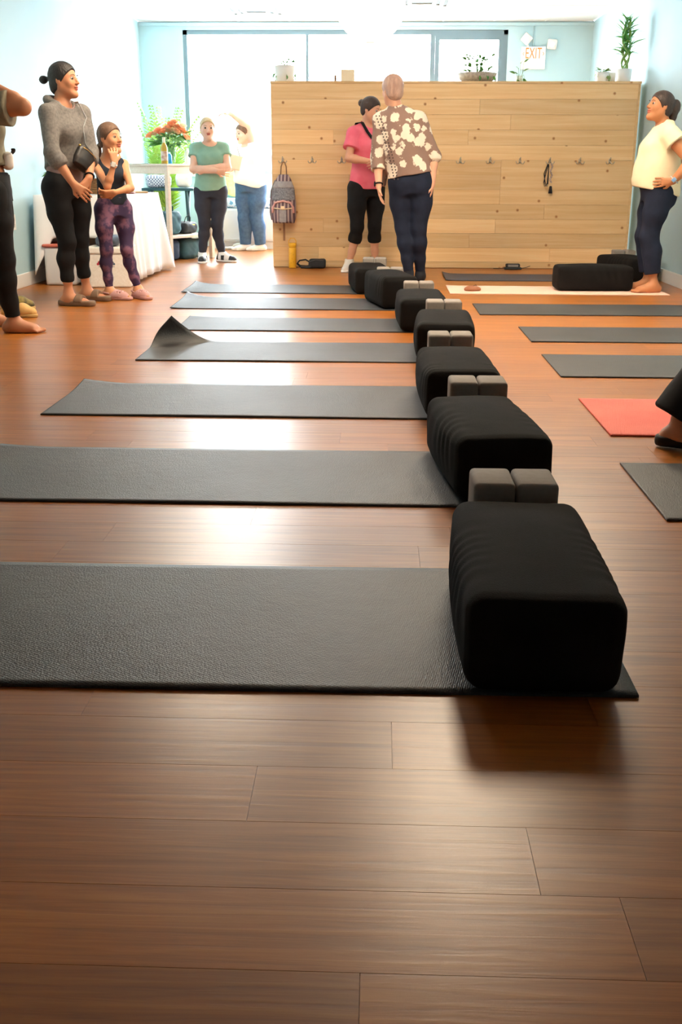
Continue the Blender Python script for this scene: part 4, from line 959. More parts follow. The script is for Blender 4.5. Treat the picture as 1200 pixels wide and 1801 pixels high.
        if bare:
            for i in range(5):   # big toe is on the inner side
                o_ = -sd*(.030-.0155*i)*g; l_ = (.066-.007*i-(.0 if i else -.004))*g; r_ = (.0125 if i == 0 else .0095-.0006*i)*g
                F.cone(ball+o_*.95+d*.008*g-UPZ*.004*g, ball+o_+d*l_*.75-UPZ*(.022-r_/g-.001)*g*.9, r_*1.15, r_, .006)
        else: F.cone(ball-sd*.006*g, ball+d*.05*g-sd*.004*g-UPZ*.002, .020*g+off, .018*g+off, .02)
    def hand(s, F, q, d=None, nrmal=None, curl=.5, spread=1.0, thumb=1.0):
        j = s.J; W_ = j['w'+q]; g = s.hs*.95
        d = nrm(W_-j['e'+q]) if d is None else nrm(d); n = A3(nrmal) if nrmal is not None else -s.r*(1 if q == 'r' else -1); n = nrm(n-d*(n@d)); sd = np.cross(d, n)*(1 if q == 'r' else -1)
        # sd points to the thumb side, n out of the palm
        sd = np.cross(n, d)*(1 if q == 'r' else -1)
        for o_ in (-.022, 0, .022): F.cone(W_+d*.012*g+sd*o_*.5*g, W_+d*.08*g+sd*o_*g, .0165*g, .0125*g, .012)
        for i in range(4):
            o_ = (.031-.0205*i)*g; l_ = (.040, .045, .042, .033)[i]*g; b0 = W_+d*.082*g+sd*o_; dd = nrm(d+sd*(.10-.067*i)*spread)
            p = b0; r_ = .0085*g
            for k_, (f_, cc) in enumerate(((1, .5), (.62, 1.2), (.5, 1.9))):
                a = curl*cc; v = dd*math.cos(a)+n*math.sin(a); p2 = p+v*l_*f_; F.cone(p, p2, r_, r_*.92, .004); p = p2; r_ *= .92
        b0 = W_+d*.025*g+sd*.022*g; v = nrm(d*.75+sd*.75*thumb+n*.35); p = b0+v*.042*g; F.cone(b0, p, .0135*g, .011*g, .008)
        v2 = nrm(d+sd*.15*thumb+n*(.3+curl*.4)); F.cone(p, p+v2*.034*g, .0105*g, .008*g, .004)
    def hp(s, r, f, u): return s.J['head']+(s.hR*r+s.face*f+s.hU*u)*s.hs
    def head(s, F):
        h = s.hs; R = [s.hR, s.face, s.hU]; e = lambda c, rad, k, op='u': F.ell(s.hp(*c), R, A3(rad)*h, k*h, op)
        F.cone(s.nk-UPZ*.03, s.hp(0, -.022, -.055), .055*s.b, .048*h, .03)
        e((0, -.014, .026), (.073, .092, .086), .01); e((0, .026, -.028), (.060, .062, .082), .03)
        for sg in (-1, 1):
            F.cone(s.hp(sg*.052, .0, -.045), s.hp(sg*.016, .066, -.094), .02*h, .018*h, .025*h)
            e((sg*.038, .058, -.025), (.022, .020, .022), .02)
        e((0, .076, -.094), (.02, .016, .016), .02); F.cone(s.hp(0, -.01, -.07), s.hp(0, .05, -.09), .03*h, .02*h, .03*h)
        for sg in (-1, 1): e((sg*.032, .094, .006), (.019, .014, .012), .012, 'sub')
        F.cone(s.hp(0, .082, .014), s.hp(0, .104, -.022), .0075*h, .0105*h, .010*h)
        for sg in (-1, 1): e((sg*.010, .094, -.027), (.0085, .009, .007), .006)
        e((0, .086, -.048), (.024, .010, .0065), .005); e((0, .085, -.061), (.02, .010, .007), .005); e((0, .094, -.0545), (.022, .008, .0018), .003, 'sub')
        for sg in (-1, 1):
            e((sg*.074, -.008, -.004), (.009, .018, .030), .006); e((sg*.082, -.004, -.002), (.004, .009, .016), .004, 'sub')
    def hairfield(s, F, off=.010, front=.020, tilt=(.8, -.6)):
        """close hair cap cut along the hairline"""
        h = s.hs; R = [s.hR, s.face, s.hU]
        F.ell(s.hp(0, -.014, .026), R, A3((.073+off, .092+off, .086+off))*h, .0); F.ell(s.hp(0, -.05, -.03), R, A3((.06, .05, .05))*h, .02)
        F.plane(s.hp(0, tilt[0]*front, tilt[1]*front), s.face*tilt[0]+s.hU*tilt[1])
def skinmat(name, c, lipc=None):
    return mat(name, c, .55, tuple(v*.93 for v in c[:3])+(1,), 14.0, sss=.0, bump=.02, bscale=300)
M_eyew = mat('eye_white', L(176, 164, 156), .4); M_iris = mat('dark_iris', L(52, 36, 28), .2)
def add_face(fg, t, brow, lip, base):
    for sg in (-1, 1):
        c = fg.hp(sg*.031, .0735, .006)-base; r = .0118*fg.hs; m = MB()
        bmesh.ops.create_uvsphere(m.bm, u_segments=14, v_segments=10, radius=r)
        for f in m.bm.faces:
            f.smooth = True; cz = f.calc_center_median(); f.material_index = 1 if Vector(cz).normalized().dot(Vector(fg.face)) > .72 else 0
        m.build('eye', [M_eyew, M_iris], t, c)
        pts = [fg.hp(sg*x, y, z)-base for x, y, z in ((.016, .0895, .026), (.032, .087, .031), (.048, .074, .026))]
        MB().tube(pts, [.003*fg.hs, .0034*fg.hs, .002*fg.hs], 6, flat=.6).build('eyebrow', brow, t)
    F = Field(fg.hp(0, .09, -.054)-.045, fg.hp(0, .09, -.054)+.045, .003); R = [fg.hR, fg.face, fg.hU]
    F.ell(fg.hp(0, .0865, -.0485), R, A3((.0235, .011, .0062))*fg.hs, .0); F.ell(fg.hp(0, .0855, -.0605), R, A3((.0195, .011, .0068))*fg.hs, 0)
    link('lips', F.mesh('lips', base), lip, t)
def person(label, fg, skin, loc_parts, hands, brow, lip, bare=(False, False), h=.0062):
    """one body, then hair, clothing and shoes as its parts"""
    t = thing('person', label, 'person', fg.base); F = fg.field(h)
    fg.torso(F, -.006)
    for q in 'rl':
        fg.arm(F, q); fg.leg(F, q, -.004)
        fg.foot(F, q, bare[0 if q == 'r' else 1])
        hd_ = dict(hands.get(q, {})); fg.hand(F, q, **hd_)
    fg.head(F); F.plane((0, 0, .0015), (0, 0, -1))
    link('body', F.mesh('body', fg.base), skin, t)
    add_face(fg, t, brow, lip, fg.base)
    return t
def garment(fg, t, name, m_, fn, h=.0075, warp=(.003, 26), seed=1.0, lo=None, hi=None, fine=None):
    F = fg.field(h, lo, hi); fn(F)
    if warp: F.warp(warp[0], warp[1], seed)
    if fine: F.warp(*fine)
    return link(name, F.mesh(name, fg.base), m_, t)
def box_around(p, r): p = A3(p); return p-r, p+r
def shoe(fg, t, q, kind, mats):
    A_ = fg.J['a'+q]; d = nrm(A3((fg.feet[q][0], fg.feet[q][1], 0))); sd = np.cross(d, UPZ)*(1 if q == 'r' else -1); g = fg.hs; G = A3((A_[0], A_[1], 0)); R = [d, sd, UPZ]
    lo, hi = box_around(G+d*.06, .26); lo[2] = -.02; hi[2] = .24
    P = lambda a, b_, z: G+d*a*g+sd*b_*g+UPZ*z*g
    def sole(th, wid, l0=-.08, l1=.198, m_=None, nm='sole', rnd_=.02):
        F = Field(lo, hi, .006); c = (l0+l1)/2
        F.cone(P(l0+.035, 0, th/2), P(.06, -.004, th/2), wid*.82*g, wid*g, .0); F.cone(P(.06, -.004, th/2), P(l1-.045, -.006, th/2), wid*1.05*g, wid*.92*g, .01)
        F.plane((0, 0, th*g), UPZ); F.plane((0, 0, .001), -UPZ); return link(nm, F.mesh(nm, fg.base), m_, t)
    if kind == 'slide':
        s_ = sole(.038, .05, m_=mats[0]); s_.name = 'slide_sole'
        F = Field(lo, hi, .0055); fg_ = F
        F.cone(P(.05, -.004, .03), P(.125, -.006, .022), .056*g, .05*g, .0); Fi = F
        F.cone(P(.04, -.004, .022), P(.14, -.006, .012), .043*g, .038*g, .0, op='sub'); F.plane(P(.045, 0, 0), -d+UPZ*.25); F.plane(P(.128, 0, 0), d+UPZ*.3); F.plane((0, 0, .026), -UPZ)
        link('slide_strap', F.mesh('slide_strap', fg.base), mats[0], t)
    elif kind == 'clog':
        sole(.024, .048, m_=mats[0], nm='clog_sole')
        F = Field(lo, hi, .0055); F.ell(P(.075, -.004, .018), R, A3((.098, .052, .058))*g, 0); F.cone(P(-.03, 0, .02), P(.03, 0, .03), .044*g, .046*g, .02)
        F.cone(A_+UPZ*.06, P(-.012, 0, .04), .05*g, .034*g, .008, op='sub'); F.plane((0, 0, .018), -UPZ)
        for a in (.07, .095, .12):
            for b_ in (-.024, 0, .022): F.cone(P(a, b_, .0), P(a+.012, b_*1.2, .09), .0062*g, .0062*g, 0, op='sub') if a+abs(b_) < .14 else None
        link('clog_upper', F.mesh('clog_upper', fg.base), mats[0], t)
        MB().tube([Vector(P(.02, -.05, .05)-fg.base), Vector(P(-.03, -.046, .055)-fg.base), Vector(P(-.062, 0, .058)-fg.base), Vector(P(-.03, .046, .055)-fg.base), Vector(P(.02, .05, .05)-fg.base)], .006, 6).build('heel_strap', mats[0], t)
    elif kind == 'sneaker':
        sole(.028, .047, m_=mats[1], nm='shoe_sole')
        def up(F, o_):
            F.cone(P(-.035, 0, .035), P(.06, -.003, .035), .04*g+o_, .043*g+o_, .02); F.cone(P(.06, -.003, .034), P(.155, -.006, .028), .044*g+o_, .037*g+o_, .02); F.cone(A_+UPZ*.025*g, P(.0, 0, .04), .042*g+o_, .042*g+o_, .03); F.cone(A_, P(.09, -.004, .035), .038*g+o_, .034*g+o_, .03)
            F.plane((0, 0, .022), -UPZ); F.plane(A_+UPZ*.035*g, UPZ+d*.15)
        F = Field(lo, hi, .0055); up(F, 0); link('shoe_upper', F.mesh('shoe_upper', fg.base), mats[0], t)
        if len(mats) > 2:
            for nm, a0, a1 in (('heel_panel', -.2, -.028), ('toe_cap', .12, .3), ('side_panel', .015, .06)):
                F = Field(lo, hi, .0055); up(F, .003); F.plane(P(a0, 0, 0), -d); F.plane(P(a1, 0, 0), d)
                if nm == 'side_panel': F.plane(P(0, 0, .075), UPZ)
                link(nm, F.mesh(nm, fg.base), mats[2], t)
        m = MB()
        for k in range(4):
            a = .035+.018*k; z = .088-.011*k; m.tube([Vector(P(a, -.022, z-.004)-fg.base), Vector(P(a+.004, 0, z+.004)-fg.base), Vector(P(a, .02, z-.004)-fg.base)], .0035, 5)
        m.build('laces', mats[-1] if len(mats) > 2 else mats[1], t)
    elif kind == 'sock':
        F = Field(lo, hi, .006); s2 = fg; fg.foot(F, q, False, .005); F.cone(A_, A_+UPZ*.06, .036*g, .038*g, .02); F.plane((0, 0, .001), -UPZ); F.plane(A_+UPZ*.05, UPZ); link('sock', F.mesh('sock', fg.base), mats[0], t)
def pants(fg, t, m_, end=1.9, off=.006, wide=None, top=.22, name='leggings', warp=(.0022, 30), seed=1.0, h=.0072, tilt=0.0):
    def fn(F):
        F.loft(fg.keys, (fg.r+fg.hr_)/2, .03, off)
        for q, sg in (('r', 1), ('l', -1)): F.ell(fg.hc-fg.hf*.045*fg.b+fg.hr_*sg*.062*fg.b-UPZ*.03, [fg.hr_, fg.hf, UPZ], A3((.078, .078, .088))*fg.b+off, .05)
        F.plane(fg.hc+(fg.nk-fg.hc)*top, nrm(UPZ+fg.hr_*tilt))
        for q in 'rl': fg.leg(F, q, off, end, .03, wide, True)
        F.plane((0, 0, .004), -UPZ)
    return garment(fg, t, name, m_, fn, h, warp, seed, hi=A3((fg.hi[0], fg.hi[1], fg.hc[2]+.35)))
def shirt(fg, t, m_, hem=.05, off=.012, sleeve=.55, sflare=.012, neck=.075, name='shirt', loose=.0, warp=(.0045, 22), seed=1.0, drop=.0, hemtilt=(0, 0), h=.0072, neckf=.02, long=False, slcut=True):
    """torso cloth with sleeves; hem and sleeve as fractions of the spine and of the arm"""
    def mod(keys):
        out = []
        for i, (c, a, b_) in enumerate(keys):
            if i <= 2: c = c+fg.f*(fg.belly*(.55 if i < 2 else .15)); b_ = b_+fg.belly*.45
            if i <= 4: a, b_ = max(a, fg.keys[5][1]*.9)+loose, max(b_, fg.keys[5][2]*.86)+loose
            if i == 5: a, b_ = a+loose*.6, b_+loose*.6
            out.append((c, a, b_))
        return out
    def fn(F):
        fg.torso(F, off, .03, mod); o = fg.hc+(fg.nk-fg.hc)*hem
        F.plane(o, nrm(-UPZ+fg.r*hemtilt[0]+fg.f*hemtilt[1]))
        for q in 'rl':
            sv = sleeve[q] if isinstance(sleeve, dict) else sleeve
            if sv > 0: fg.arm(F, q, off, sv, .02, sflare, slcut)
        F.ell(fg.nk+fg.f*neckf+UPZ*.02, [fg.r, fg.f, UPZ], (neck, neck*.95, neck*.9), .008, 'sub')
    return garment(fg, t, name, m_, fn, h, warp, seed)
def hair(fg, t, m_, extra=None, off=.010, front=.020, tilt=(.8, -.6), seed=2.0, h=.005):
    lo, hi = fg.hp(0, 0, 0)-.24, fg.hp(0, 0, 0)+.2; F = Field(lo, hi, h); fg.hairfield(F, off, front, tilt)
    if extra: extra(F)
    F.warp(.0014, 90, seed); return link('hair', F.mesh('hair', fg.base), m_, t)
def watch(fg, t, q, band, face, fr=.9):
    j = fg.J; E_, W_ = j['e'+q], j['w'+q]; d = nrm(W_-E_); c = E_+(W_-E_)*fr; n = nrm(np.cross(d, UPZ)); n = -n if n[1] > 0 else n; u = np.cross(d, n); r = .0285*fg.b*fg.arm_g+.002
    o = MB().tube([Vector(c+(n*math.cos(a)+u*math.sin(a))*r-fg.base) for a in np.linspace(0, 2*PI, 20, endpoint=False)], .006, 6, closed=True).build('watch_band', band, t)
    M4 = Matrix((d, u, n)).transposed().to_4x4(); M4.translation = Vector(c+n*r-fg.base)
    w = MB().box((-.018, -.016, -.004), (.018, .016, .007), .004, 2, M4).build('watch_case', band, t); MB().box((-.014, -.012, .0068), (.014, .012, .0078), 0, 2, M4).build('watch_face', face, w)
def hairmat(name, a, b): return mat(name, a, .5, b, 30, (1, 1, .3), bump=.5, bscale=160, bstretch=(1, 1, .25))
HB = hairmat('black_hair', L(28, 24, 26), L(44, 38, 38)); HBR = hairmat('brown_hair', L(96, 70, 54), L(122, 92, 72)); HD = hairmat('dark_brown_hair', L(48, 34, 30), L(66, 48, 42)); HBL = hairmat('blond_hair', L(196, 166, 120), L(214, 188, 146)); HP = hairmat('pinkish_blond_hair', L(196, 160, 140), L(166, 132, 120))
M_black = mat('black_jersey', L(20, 20, 23), .85, L(27, 27, 30), 12, spec=.25); M_navyl = mat('navy_jersey', L(28, 34, 52), .85, L(35, 42, 62), 12, spec=.25)
LIP = mat('lip_rose', L(186, 96, 84), .45); BROW = mat('brow_dark', L(48, 36, 30), .7); BROWL = mat('brow_light', L(150, 116, 84), .7)

# --- woman in the grey hoodie
J = dict(head=(-2.166, 7.65, 1.506), neck=(-2.198, 7.65, 1.35), sr=(-2.25, 7.50, 1.285), sl=(-2.10, 7.79, 1.295), er=(-2.215, 7.40, 1.035), wr=(-2.088, 7.4, .835), el=(-2.035, 7.72, 1.047), wl=(-1.999, 7.5, .87), hr=(-2.25, 7.555, .80), hl=(-2.165, 7.725, .80), kr=(-2.187, 7.5, .443), kl=(-2.165, 7.76, .447), ar=(-2.204, 7.5, .085), al=(-2.16, 7.82, .085))
fg = Fig(J, 1.0, 1.0, (.97, -.22, .02), feet={'r': (1, -.22), 'l': (1, -.25)})
t = person('woman in a grey hoodie and black capri leggings with clasped hands', fg, skinmat('skin_tan', L(198, 134, 98)), None, {'r': dict(d=(.75, .1, -.65), nrmal=(-.3, .8, 0), curl=.55), 'l': dict(d=(-.45, -.5, -.75), nrmal=(-.6, .5, 0), curl=.7)}, BROW, LIP)
M_hood = mat('grey_heather', L(104, 100, 98), .95, L(124, 120, 116), 60, bump=.2, bscale=300)
hair(fg, t, HB, lambda F: (F.cone(fg.hp(0, -.09, .012), fg.hp(0, -.14, .012), .018, .013, .01), F.ell(fg.hp(0, -.158, .008), E3, (.030, .028, .028), .006), F.ell(fg.hp(0, -.062, -.045), [fg.hR, fg.face, fg.hU], (.052, .045, .05), .02)))
pants(fg, t, M_black, 1.74, name='capri_leggings')
shirt(fg, t, mat('mauve_cotton', L(134, 108, 106), .9, L(148, 122, 118), 14), .03, .009, 0, 0, name='undershirt', loose=.0)
hd_ = shirt(fg, t, M_hood, .20, .017, 1.42, .003, .078, name='hoodie', loose=.006, warp=(.006, 20), hemtilt=(.25, .1), neckf=.03)
garment(fg, t, 'hood', M_hood, lambda F: (F.chain([fg.nk+fg.f*.085-UPZ*.075, fg.nk+fg.r*.075+fg.f*.035-UPZ*.005, fg.nk+fg.r*.08-fg.f*.05+UPZ*.028, fg.nk-fg.f*.10+UPZ*.02, fg.nk-fg.r*.08-fg.f*.05+UPZ*.028, fg.nk-fg.r*.075+fg.f*.035-UPZ*.005, fg.nk+fg.f*.085-UPZ*.075], [.012, .02, .03, .042, .03, .02, .012], .012)), .007, (.003, 40), lo=fg.nk-.25, hi=fg.nk+.2)
watch(fg, t, 'l', M_black, mat('watch_glass', L(60, 66, 76), .15), .94)
for q in 'rl': shoe(fg, t, q, 'slide', [mat('taupe_rubber', L(122, 96, 76), .7)])
c = fg.hc+(fg.nk-fg.hc)*.36+fg.f*.185+fg.r*.0
t = thing('crossbody_bag', 'small black crossbody bag on the hoodie woman', 'bag', c)
ca_, sa_ = math.cos(-.55), math.sin(-.55); bu = -fg.r*ca_+UPZ*sa_; bv = fg.r*sa_+UPZ*ca_; Rb = [bu, fg.f, bv]
F = Field(c-.2, c+.2, .006); F.loft([(c-bv*.075, .085, .036), (c-bv*.03, .092, .042), (c+bv*.04, .085, .036), (c+bv*.07, .06, .024)], bu, .0); link('bag_body', F.mesh('bag_body', c), mat('black_leather', L(30, 27, 27), .4, L(40, 36, 35), 9, bump=.1, bscale=90), t)
MB().tube([Vector(bu*x+bv*(.05-.01*abs(x)/.07)+fg.f*.036) for x in (-.07, -.03, .03, .07)], .003, 5).build('zip', mat('gold_metal', L(206, 170, 96), .3, metal=.9), t)
for x in (-.075, .075): MB().lathe([(0, -.006), (.009, -.005), (.009, .005), (0, .006)], 10).build('ring', MATS['gold_metal'], t, Vector(bu*x+bv*.055))
sh = fg.nk-fg.r*.085-UPZ*.012
MB().tube([Vector(p-c) for p in (c+bu*.075+bv*.055, c+(sh-c)*.3+fg.f*.035-fg.r*.01, c+(sh-c)*.6+fg.f*.06-fg.r*.005, sh+fg.f*.14-UPZ*.075, sh+fg.f*.075+UPZ*.03, sh-fg.f*.03+UPZ*.022, sh-fg.f*.11-UPZ*.06)], .009, 6, flat=.35).build('strap', mat('pale_webbing', L(196, 198, 202), .7), t)

# --- girl
J = dict(head=(-1.94, 7.92, 1.14), neck=(-1.972, 7.95, 1.005), sr=(-2.06, 7.90, .957), sl=(-1.872, 8.02, .962), er=(-1.935, 7.73, .812), wr=(-1.878, 7.735, .965), el=(-1.79, 7.83, .80), wl=(-1.872, 7.70, .772), hr=(-2.01, 7.92, .645), hl=(-1.905, 8.0, .643), kr=(-2.007, 7.88, .36), kl=(-1.877, 7.96, .357), ar=(-2.009, 7.9, .07), al=(-1.816, 8.0, .07))
fg = Fig(J, .76, .93, (.86, -.5, .02), feet={'r': (1, -.3), 'l': (.65, -.75)}, hip=(.148, .108), waist=(.128, .095), bust=(.128, .098), arm=.9, leg=.92)
t = person('girl in a navy tank top and purple leggings, hand at her chin', fg, skinmat('skin_girl', L(214, 152, 112)), None, {'r': dict(d=(-.05, .12, 1), nrmal=(-.35, .9, 0), curl=1.15), 'l': dict(d=(-.85, -.05, -.15), nrmal=(0, .8, .5), curl=.8)}, BROW, LIP, h=.0056)
hair(fg, t, HBR, lambda F: (F.cone(fg.hp(0, -.085, -.03), fg.hp(0, -.125, -.055), .028, .016, .01), F.chain([fg.hp(0, -.125, -.055), fg.hp(0, -.145, -.10), fg.hp(0, -.14, -.17)], [.016, .03, .012], .01)))
mt_ = pants(fg, t, mat('purple_floral_jersey', L(64, 48, 84), .85, L(132, 92, 118), 16, thresh=(.48, .62)), 1.93, name='leggings', top=.26)
def tank(F):
    fg.torso(F, .007, .03); F.plane(fg.hc+(fg.nk-fg.hc)*.10, -UPZ)
    F.ell(fg.nk+fg.f*.03+UPZ*.02, [fg.r, fg.f, UPZ], (.068, .12, .11), .01, 'sub')
    for q, sg in (('r', 1), ('l', -1)): F.ell(fg.J['s'+q]+fg.r*sg*.045+UPZ*.03, [fg.r, fg.f, UPZ], (.055, .11, .12), .01, 'sub')
garment(fg, t, 'tank_top', mat('navy_cotton', L(24, 32, 46), .85, L(32, 40, 56), 10), tank, .0065)
watch(fg, t, 'r', mat('silver_band', L(190, 190, 194), .4), M_white, .96)
for q in 'rl': shoe(fg, t, q, 'clog', [mat('dusty_pink_foam', L(196, 150, 148), .75)])

# --- young woman in the green tee
J = dict(head=(-1.8, 11.55, 1.335), neck=(-1.794, 11.6, 1.20), sr=(-1.935, 11.57, 1.145), sl=(-1.645, 11.63, 1.15), er=(-1.955, 11.49, .945), wr=(-1.70, 11.42, .925), el=(-1.60, 11.54, .96), wl=(-1.83, 11.44, .955), hr=(-1.872, 11.6, .72), hl=(-1.722, 11.62, .72), kr=(-1.867, 11.56, .387), kl=(-1.735, 11.6, .386), ar=(-1.904, 11.56, .075), al=(-1.70, 11.66, .075))
J = {k: (v[0]*.972, v[1]*.972, v[2]*.99) for k, v in J.items()}
fg = Fig(J, .98, .95, (.25, -.96, .0), feet={'r': (.08, -1), 'l': (.85, -.5)}, hip=(.16, .112), waist=(.135, .10), bust=(.145, .118), arm=1.05, leg=.95)
t = person('young woman in a sage green tee with folded arms', fg, skinmat('skin_fair', L(232, 184, 160)), None, {'r': dict(d=(.9, .25, -.15), nrmal=(0, 1, .2), curl=.5), 'l': dict(d=(-1, .1, -.2), nrmal=(0, 1, 0), curl=.5)}, BROWL, LIP, h=.0072)
hair(fg, t, HBL, lambda F: F.ell(fg.hp(0, -.10, -.02), E3, (.035, .035, .035), .01), front=.012)
pants(fg, t, mat('charcoal_navy_jersey', L(40, 44, 58), .85, L(48, 52, 66), 12), 1.93, name='leggings', h=.008)
shirt(fg, t, mat('sage_cotton', L(128, 168, 150), .9, L(140, 180, 162), 10), .02, .011, .42, .012, .082, name='tee_shirt', loose=.008, h=.008)
for q in 'rl': shoe(fg, t, q, 'sneaker', [mat('white_leather', L(236, 236, 236), .5), mat('white_sole', L(240, 240, 238), .6), mat('black_leather_panel', L(28, 30, 36), .5)])

# --- woman in white lifting a purse by its strap
J = dict(head=(-1.60, 12.90, 1.335), neck=(-1.555, 12.96, 1.205), sl=(-1.455, 12.90, 1.155), sr=(-1.66, 13.03, 1.145), el=(-1.53, 12.88, 1.40), wl=(-1.72, 12.80, 1.54), er=(-1.74, 12.90, .955), wr=(-1.75, 12.70, .93), hl=(-1.455, 12.93, .74), hr=(-1.60, 13.0, .74), kl=(-1.462, 12.94, .383), kr=(-1.615, 12.98, .376), al=(-1.425, 12.98, .07), ar=(-1.609, 13.0, .07))
fg = Fig(J, 1.12, .96, (-.72, -.66, -.18), feet={'r': (-.9, -.35), 'l': (-.9, -.35)}, hip=(.165, .125), waist=(.145, .115), bust=(.145, .125), arm=.9, belly=.02)
t = person('woman in a white top and blue jeans raising one arm', fg, skinmat('skin_rosy', L(234, 190, 170)), None, {'l': dict(d=(-.95, -.15, .05), nrmal=(0, 0, -1), curl=.5), 'r': dict(d=(-.2, -.8, .2), nrmal=(.4, 0, 1), curl=.7)}, BROWL, LIP, h=.0075)
hair(fg, t, HBR, lambda F: F.ell(fg.hp(0, -.08, -.03), E3, (.05, .05, .06), .02))
def jean(F): pass
pants(fg, t, mat('blue_denim', L(64, 96, 136), .85, L(76, 110, 150), 30, bump=.2, bscale=300), 1.96, .008, .062, name='jeans', tilt=.15, h=.008)
shirt(fg, t, mat('white_cotton', L(240, 240, 242), .9), .05, .014, .35, .015, .085, name='white_top', loose=.012, hemtilt=(.22, 0), h=.008)
for q in 'rl': shoe(fg, t, q, 'sock', [mat('white_sock', L(238, 238, 238), .9)])
c = A3((-1.70, 12.60, 1.02)); t = thing('purse', 'beige envelope purse dangling from its long strap', 'bag', c)
M_beige = mat('beige_leather', L(206, 198, 180), .5)
bb = MB().box((-.115, -.03, -.08), (.115, .03, .075), .012, 3).build('purse_body', M_beige, t, None, (0, .22, .3)); MB().prism([(-.118, -.0305, .076), (.118, -.0305, .076), (.075, -.0305, -.01), (-.075, -.0305, -.01)], (0, -.005, 0)).build('flap', M_beige, bb)
hp_ = A3((-1.775, 12.79, 1.515))-c
MB().tube([(-.095, 0, .085), tuple(hp_*.6+A3((-.035, 0, 0))), tuple(hp_), tuple(hp_+A3((.014, 0, -.006))), tuple(hp_*.55+A3((.065, 0, 0))), (.10, 0, .045)], .004, 6).build('strap', mat('brown_strap', L(120, 100, 84), .6), t)

# --- woman in the pink tee
J = dict(head=(-.086, 10.32, 1.459), neck=(-.112, 10.36, 1.325), sr=(-.245, 10.28, 1.255), sl=(.008, 10.45, 1.262), er=(-.285, 10.2, 1.035), wr=(-.095, 10.1, 1.005), el=(.053, 10.35, 1.028), wl=(-.021, 10.12, .985), hr=(-.196, 10.32, .76), hl=(-.05, 10.42, .76), kr=(-.204, 10.28, .42), kl=(-.041, 10.4, .415), ar=(-.279, 10.32, .085), al=(-.031, 10.45, .085))
fg = Fig(J, .98, .95, (.84, -.42, -.28), feet={'r': (-.3, -1), 'l': (.2, -1)}, hip=(.155, .115))
t = person('woman in a pink tee and black capris with a sling strap', fg, skinmat('skin_warm', L(222, 164, 134)), None, {'r': dict(d=(.95, -.2, .05), nrmal=(0, .8, -.2), curl=.7), 'l': dict(d=(-.4, -.9, .05), nrmal=(-.6, .3, -.3), curl=.7)}, BROW, LIP, h=.0068)
hair(fg, t, HD, lambda F: (F.ell(fg.hp(0, -.115, .03), E3, (.034, .034, .034), .008)))
pants(fg, t, M_black, 1.42, .008, name='capri_leggings')
shirt(fg, t, mat('pink_cotton', L(232, 104, 128), .9, L(240, 120, 140), 10), .0, .013, .62, .022, .078, name='tee_shirt', loose=.014, warp=(.006, 20))
for q in 'rl': shoe(fg, t, q, 'sneaker', [mat('grey_white_mesh', L(222, 216, 208), .8), mat('white_sole', L(240, 240, 238), .6)])
shl = fg.nk+fg.r*.09-UPZ*.006
t = thing('sling_bag', 'black sling bag worn across the pink tee', 'bag', fg.base)
pts = [shl-fg.f*.13-UPZ*.10, shl-fg.f*.055+UPZ*.026, shl+fg.f*.035+UPZ*.03, shl+fg.f*.105-UPZ*.06-fg.r*.02, fg.hc+(fg.nk-fg.hc)*.66+fg.f*.165-fg.r*.02, fg.hc+(fg.nk-fg.hc)*.45+fg.f*.15-fg.r*.10]
MB().tube([Vector(p-fg.base) for p in pts], .019, 8, flat=.2).build('strap', M_black, t)
c = fg.hc+(fg.nk-fg.hc)*.40+fg.f*.13-fg.r*.16; F = Field(c-.14, c+.14, .007); F.rbox(c, [fg.r, fg.f, UPZ], (.075, .035, .055), .03); link('pouch', F.mesh('pouch', fg.base), M_blk, t)

# --- person in the floral blouse, seen from behind
J = dict(head=(.096, 9.38, 1.565), neck=(.14, 9.40, 1.405), sl=(.0, 9.43, 1.335), sr=(.325, 9.39, 1.335), el=(-.015, 9.44, 1.03), wl=(-.005, 9.34, .80), er=(.455, 9.42, 1.04), wr=(.448, 9.36, .81), hl=(.19, 9.42, .83), hr=(.352, 9.40, .83), kl=(.21, 9.41, .45), kr=(.345, 9.38, .45), al=(.268, 9.38, .08), ar=(.372, 9.45, .08))
fg = Fig(J, 1.06, .98, (-.5, .86, -.1), feet={'r': (.1, 1), 'l': (-.2, 1)}, hip=(.155, .118), waist=(.135, .105), bust=(.145, .115))
t = person('person in a brown floral blouse and navy leggings seen from behind', fg, skinmat('skin_peach', L(226, 170, 140)), None, {'r': dict(d=(-.1, 0, -1), curl=.35), 'l': dict(d=(.15, .05, -1), curl=.35)}, BROWL, LIP, h=.0068)
def shorthair(F):
    F.ell(fg.hp(0, -.045, -.035), [fg.hR, fg.face, fg.hU], (.066, .062, .06), .02)
hair(fg, t, HP, shorthair, off=.014, front=.03)
pants(fg, t, M_navyl, 1.97, .009, name='leggings')
m_, N, K, P = newmat('brown_floral_chiffon'); tcx = N.new('ShaderNodeTexCoord'); vo = N.new('ShaderNodeTexVoronoi'); vo.inputs['Scale'].default_value = 13; nz = N.new('ShaderNodeTexNoise'); nz.inputs['Scale'].default_value = 44; nz.inputs['Detail'].default_value = 3
K.new(tcx.outputs['Object'], vo.inputs['Vector']); K.new(tcx.outputs['Object'], nz.inputs['Vector'])
ma = N.new('ShaderNodeMath'); ma.operation = 'MULTIPLY_ADD'; ma.inputs[1].default_value = .55; K.new(nz.outputs['Fac'], ma.inputs[0]); K.new(vo.outputs['Distance'], ma.inputs[2])
rp = N.new('ShaderNodeValToRGB'); rp.color_ramp.elements[0].position = .77; rp.color_ramp.elements[1].position = .83; rp.color_ramp.elements[0].color = L(236, 222, 204); rp.color_ramp.elements[1].color = L(146, 118, 106)
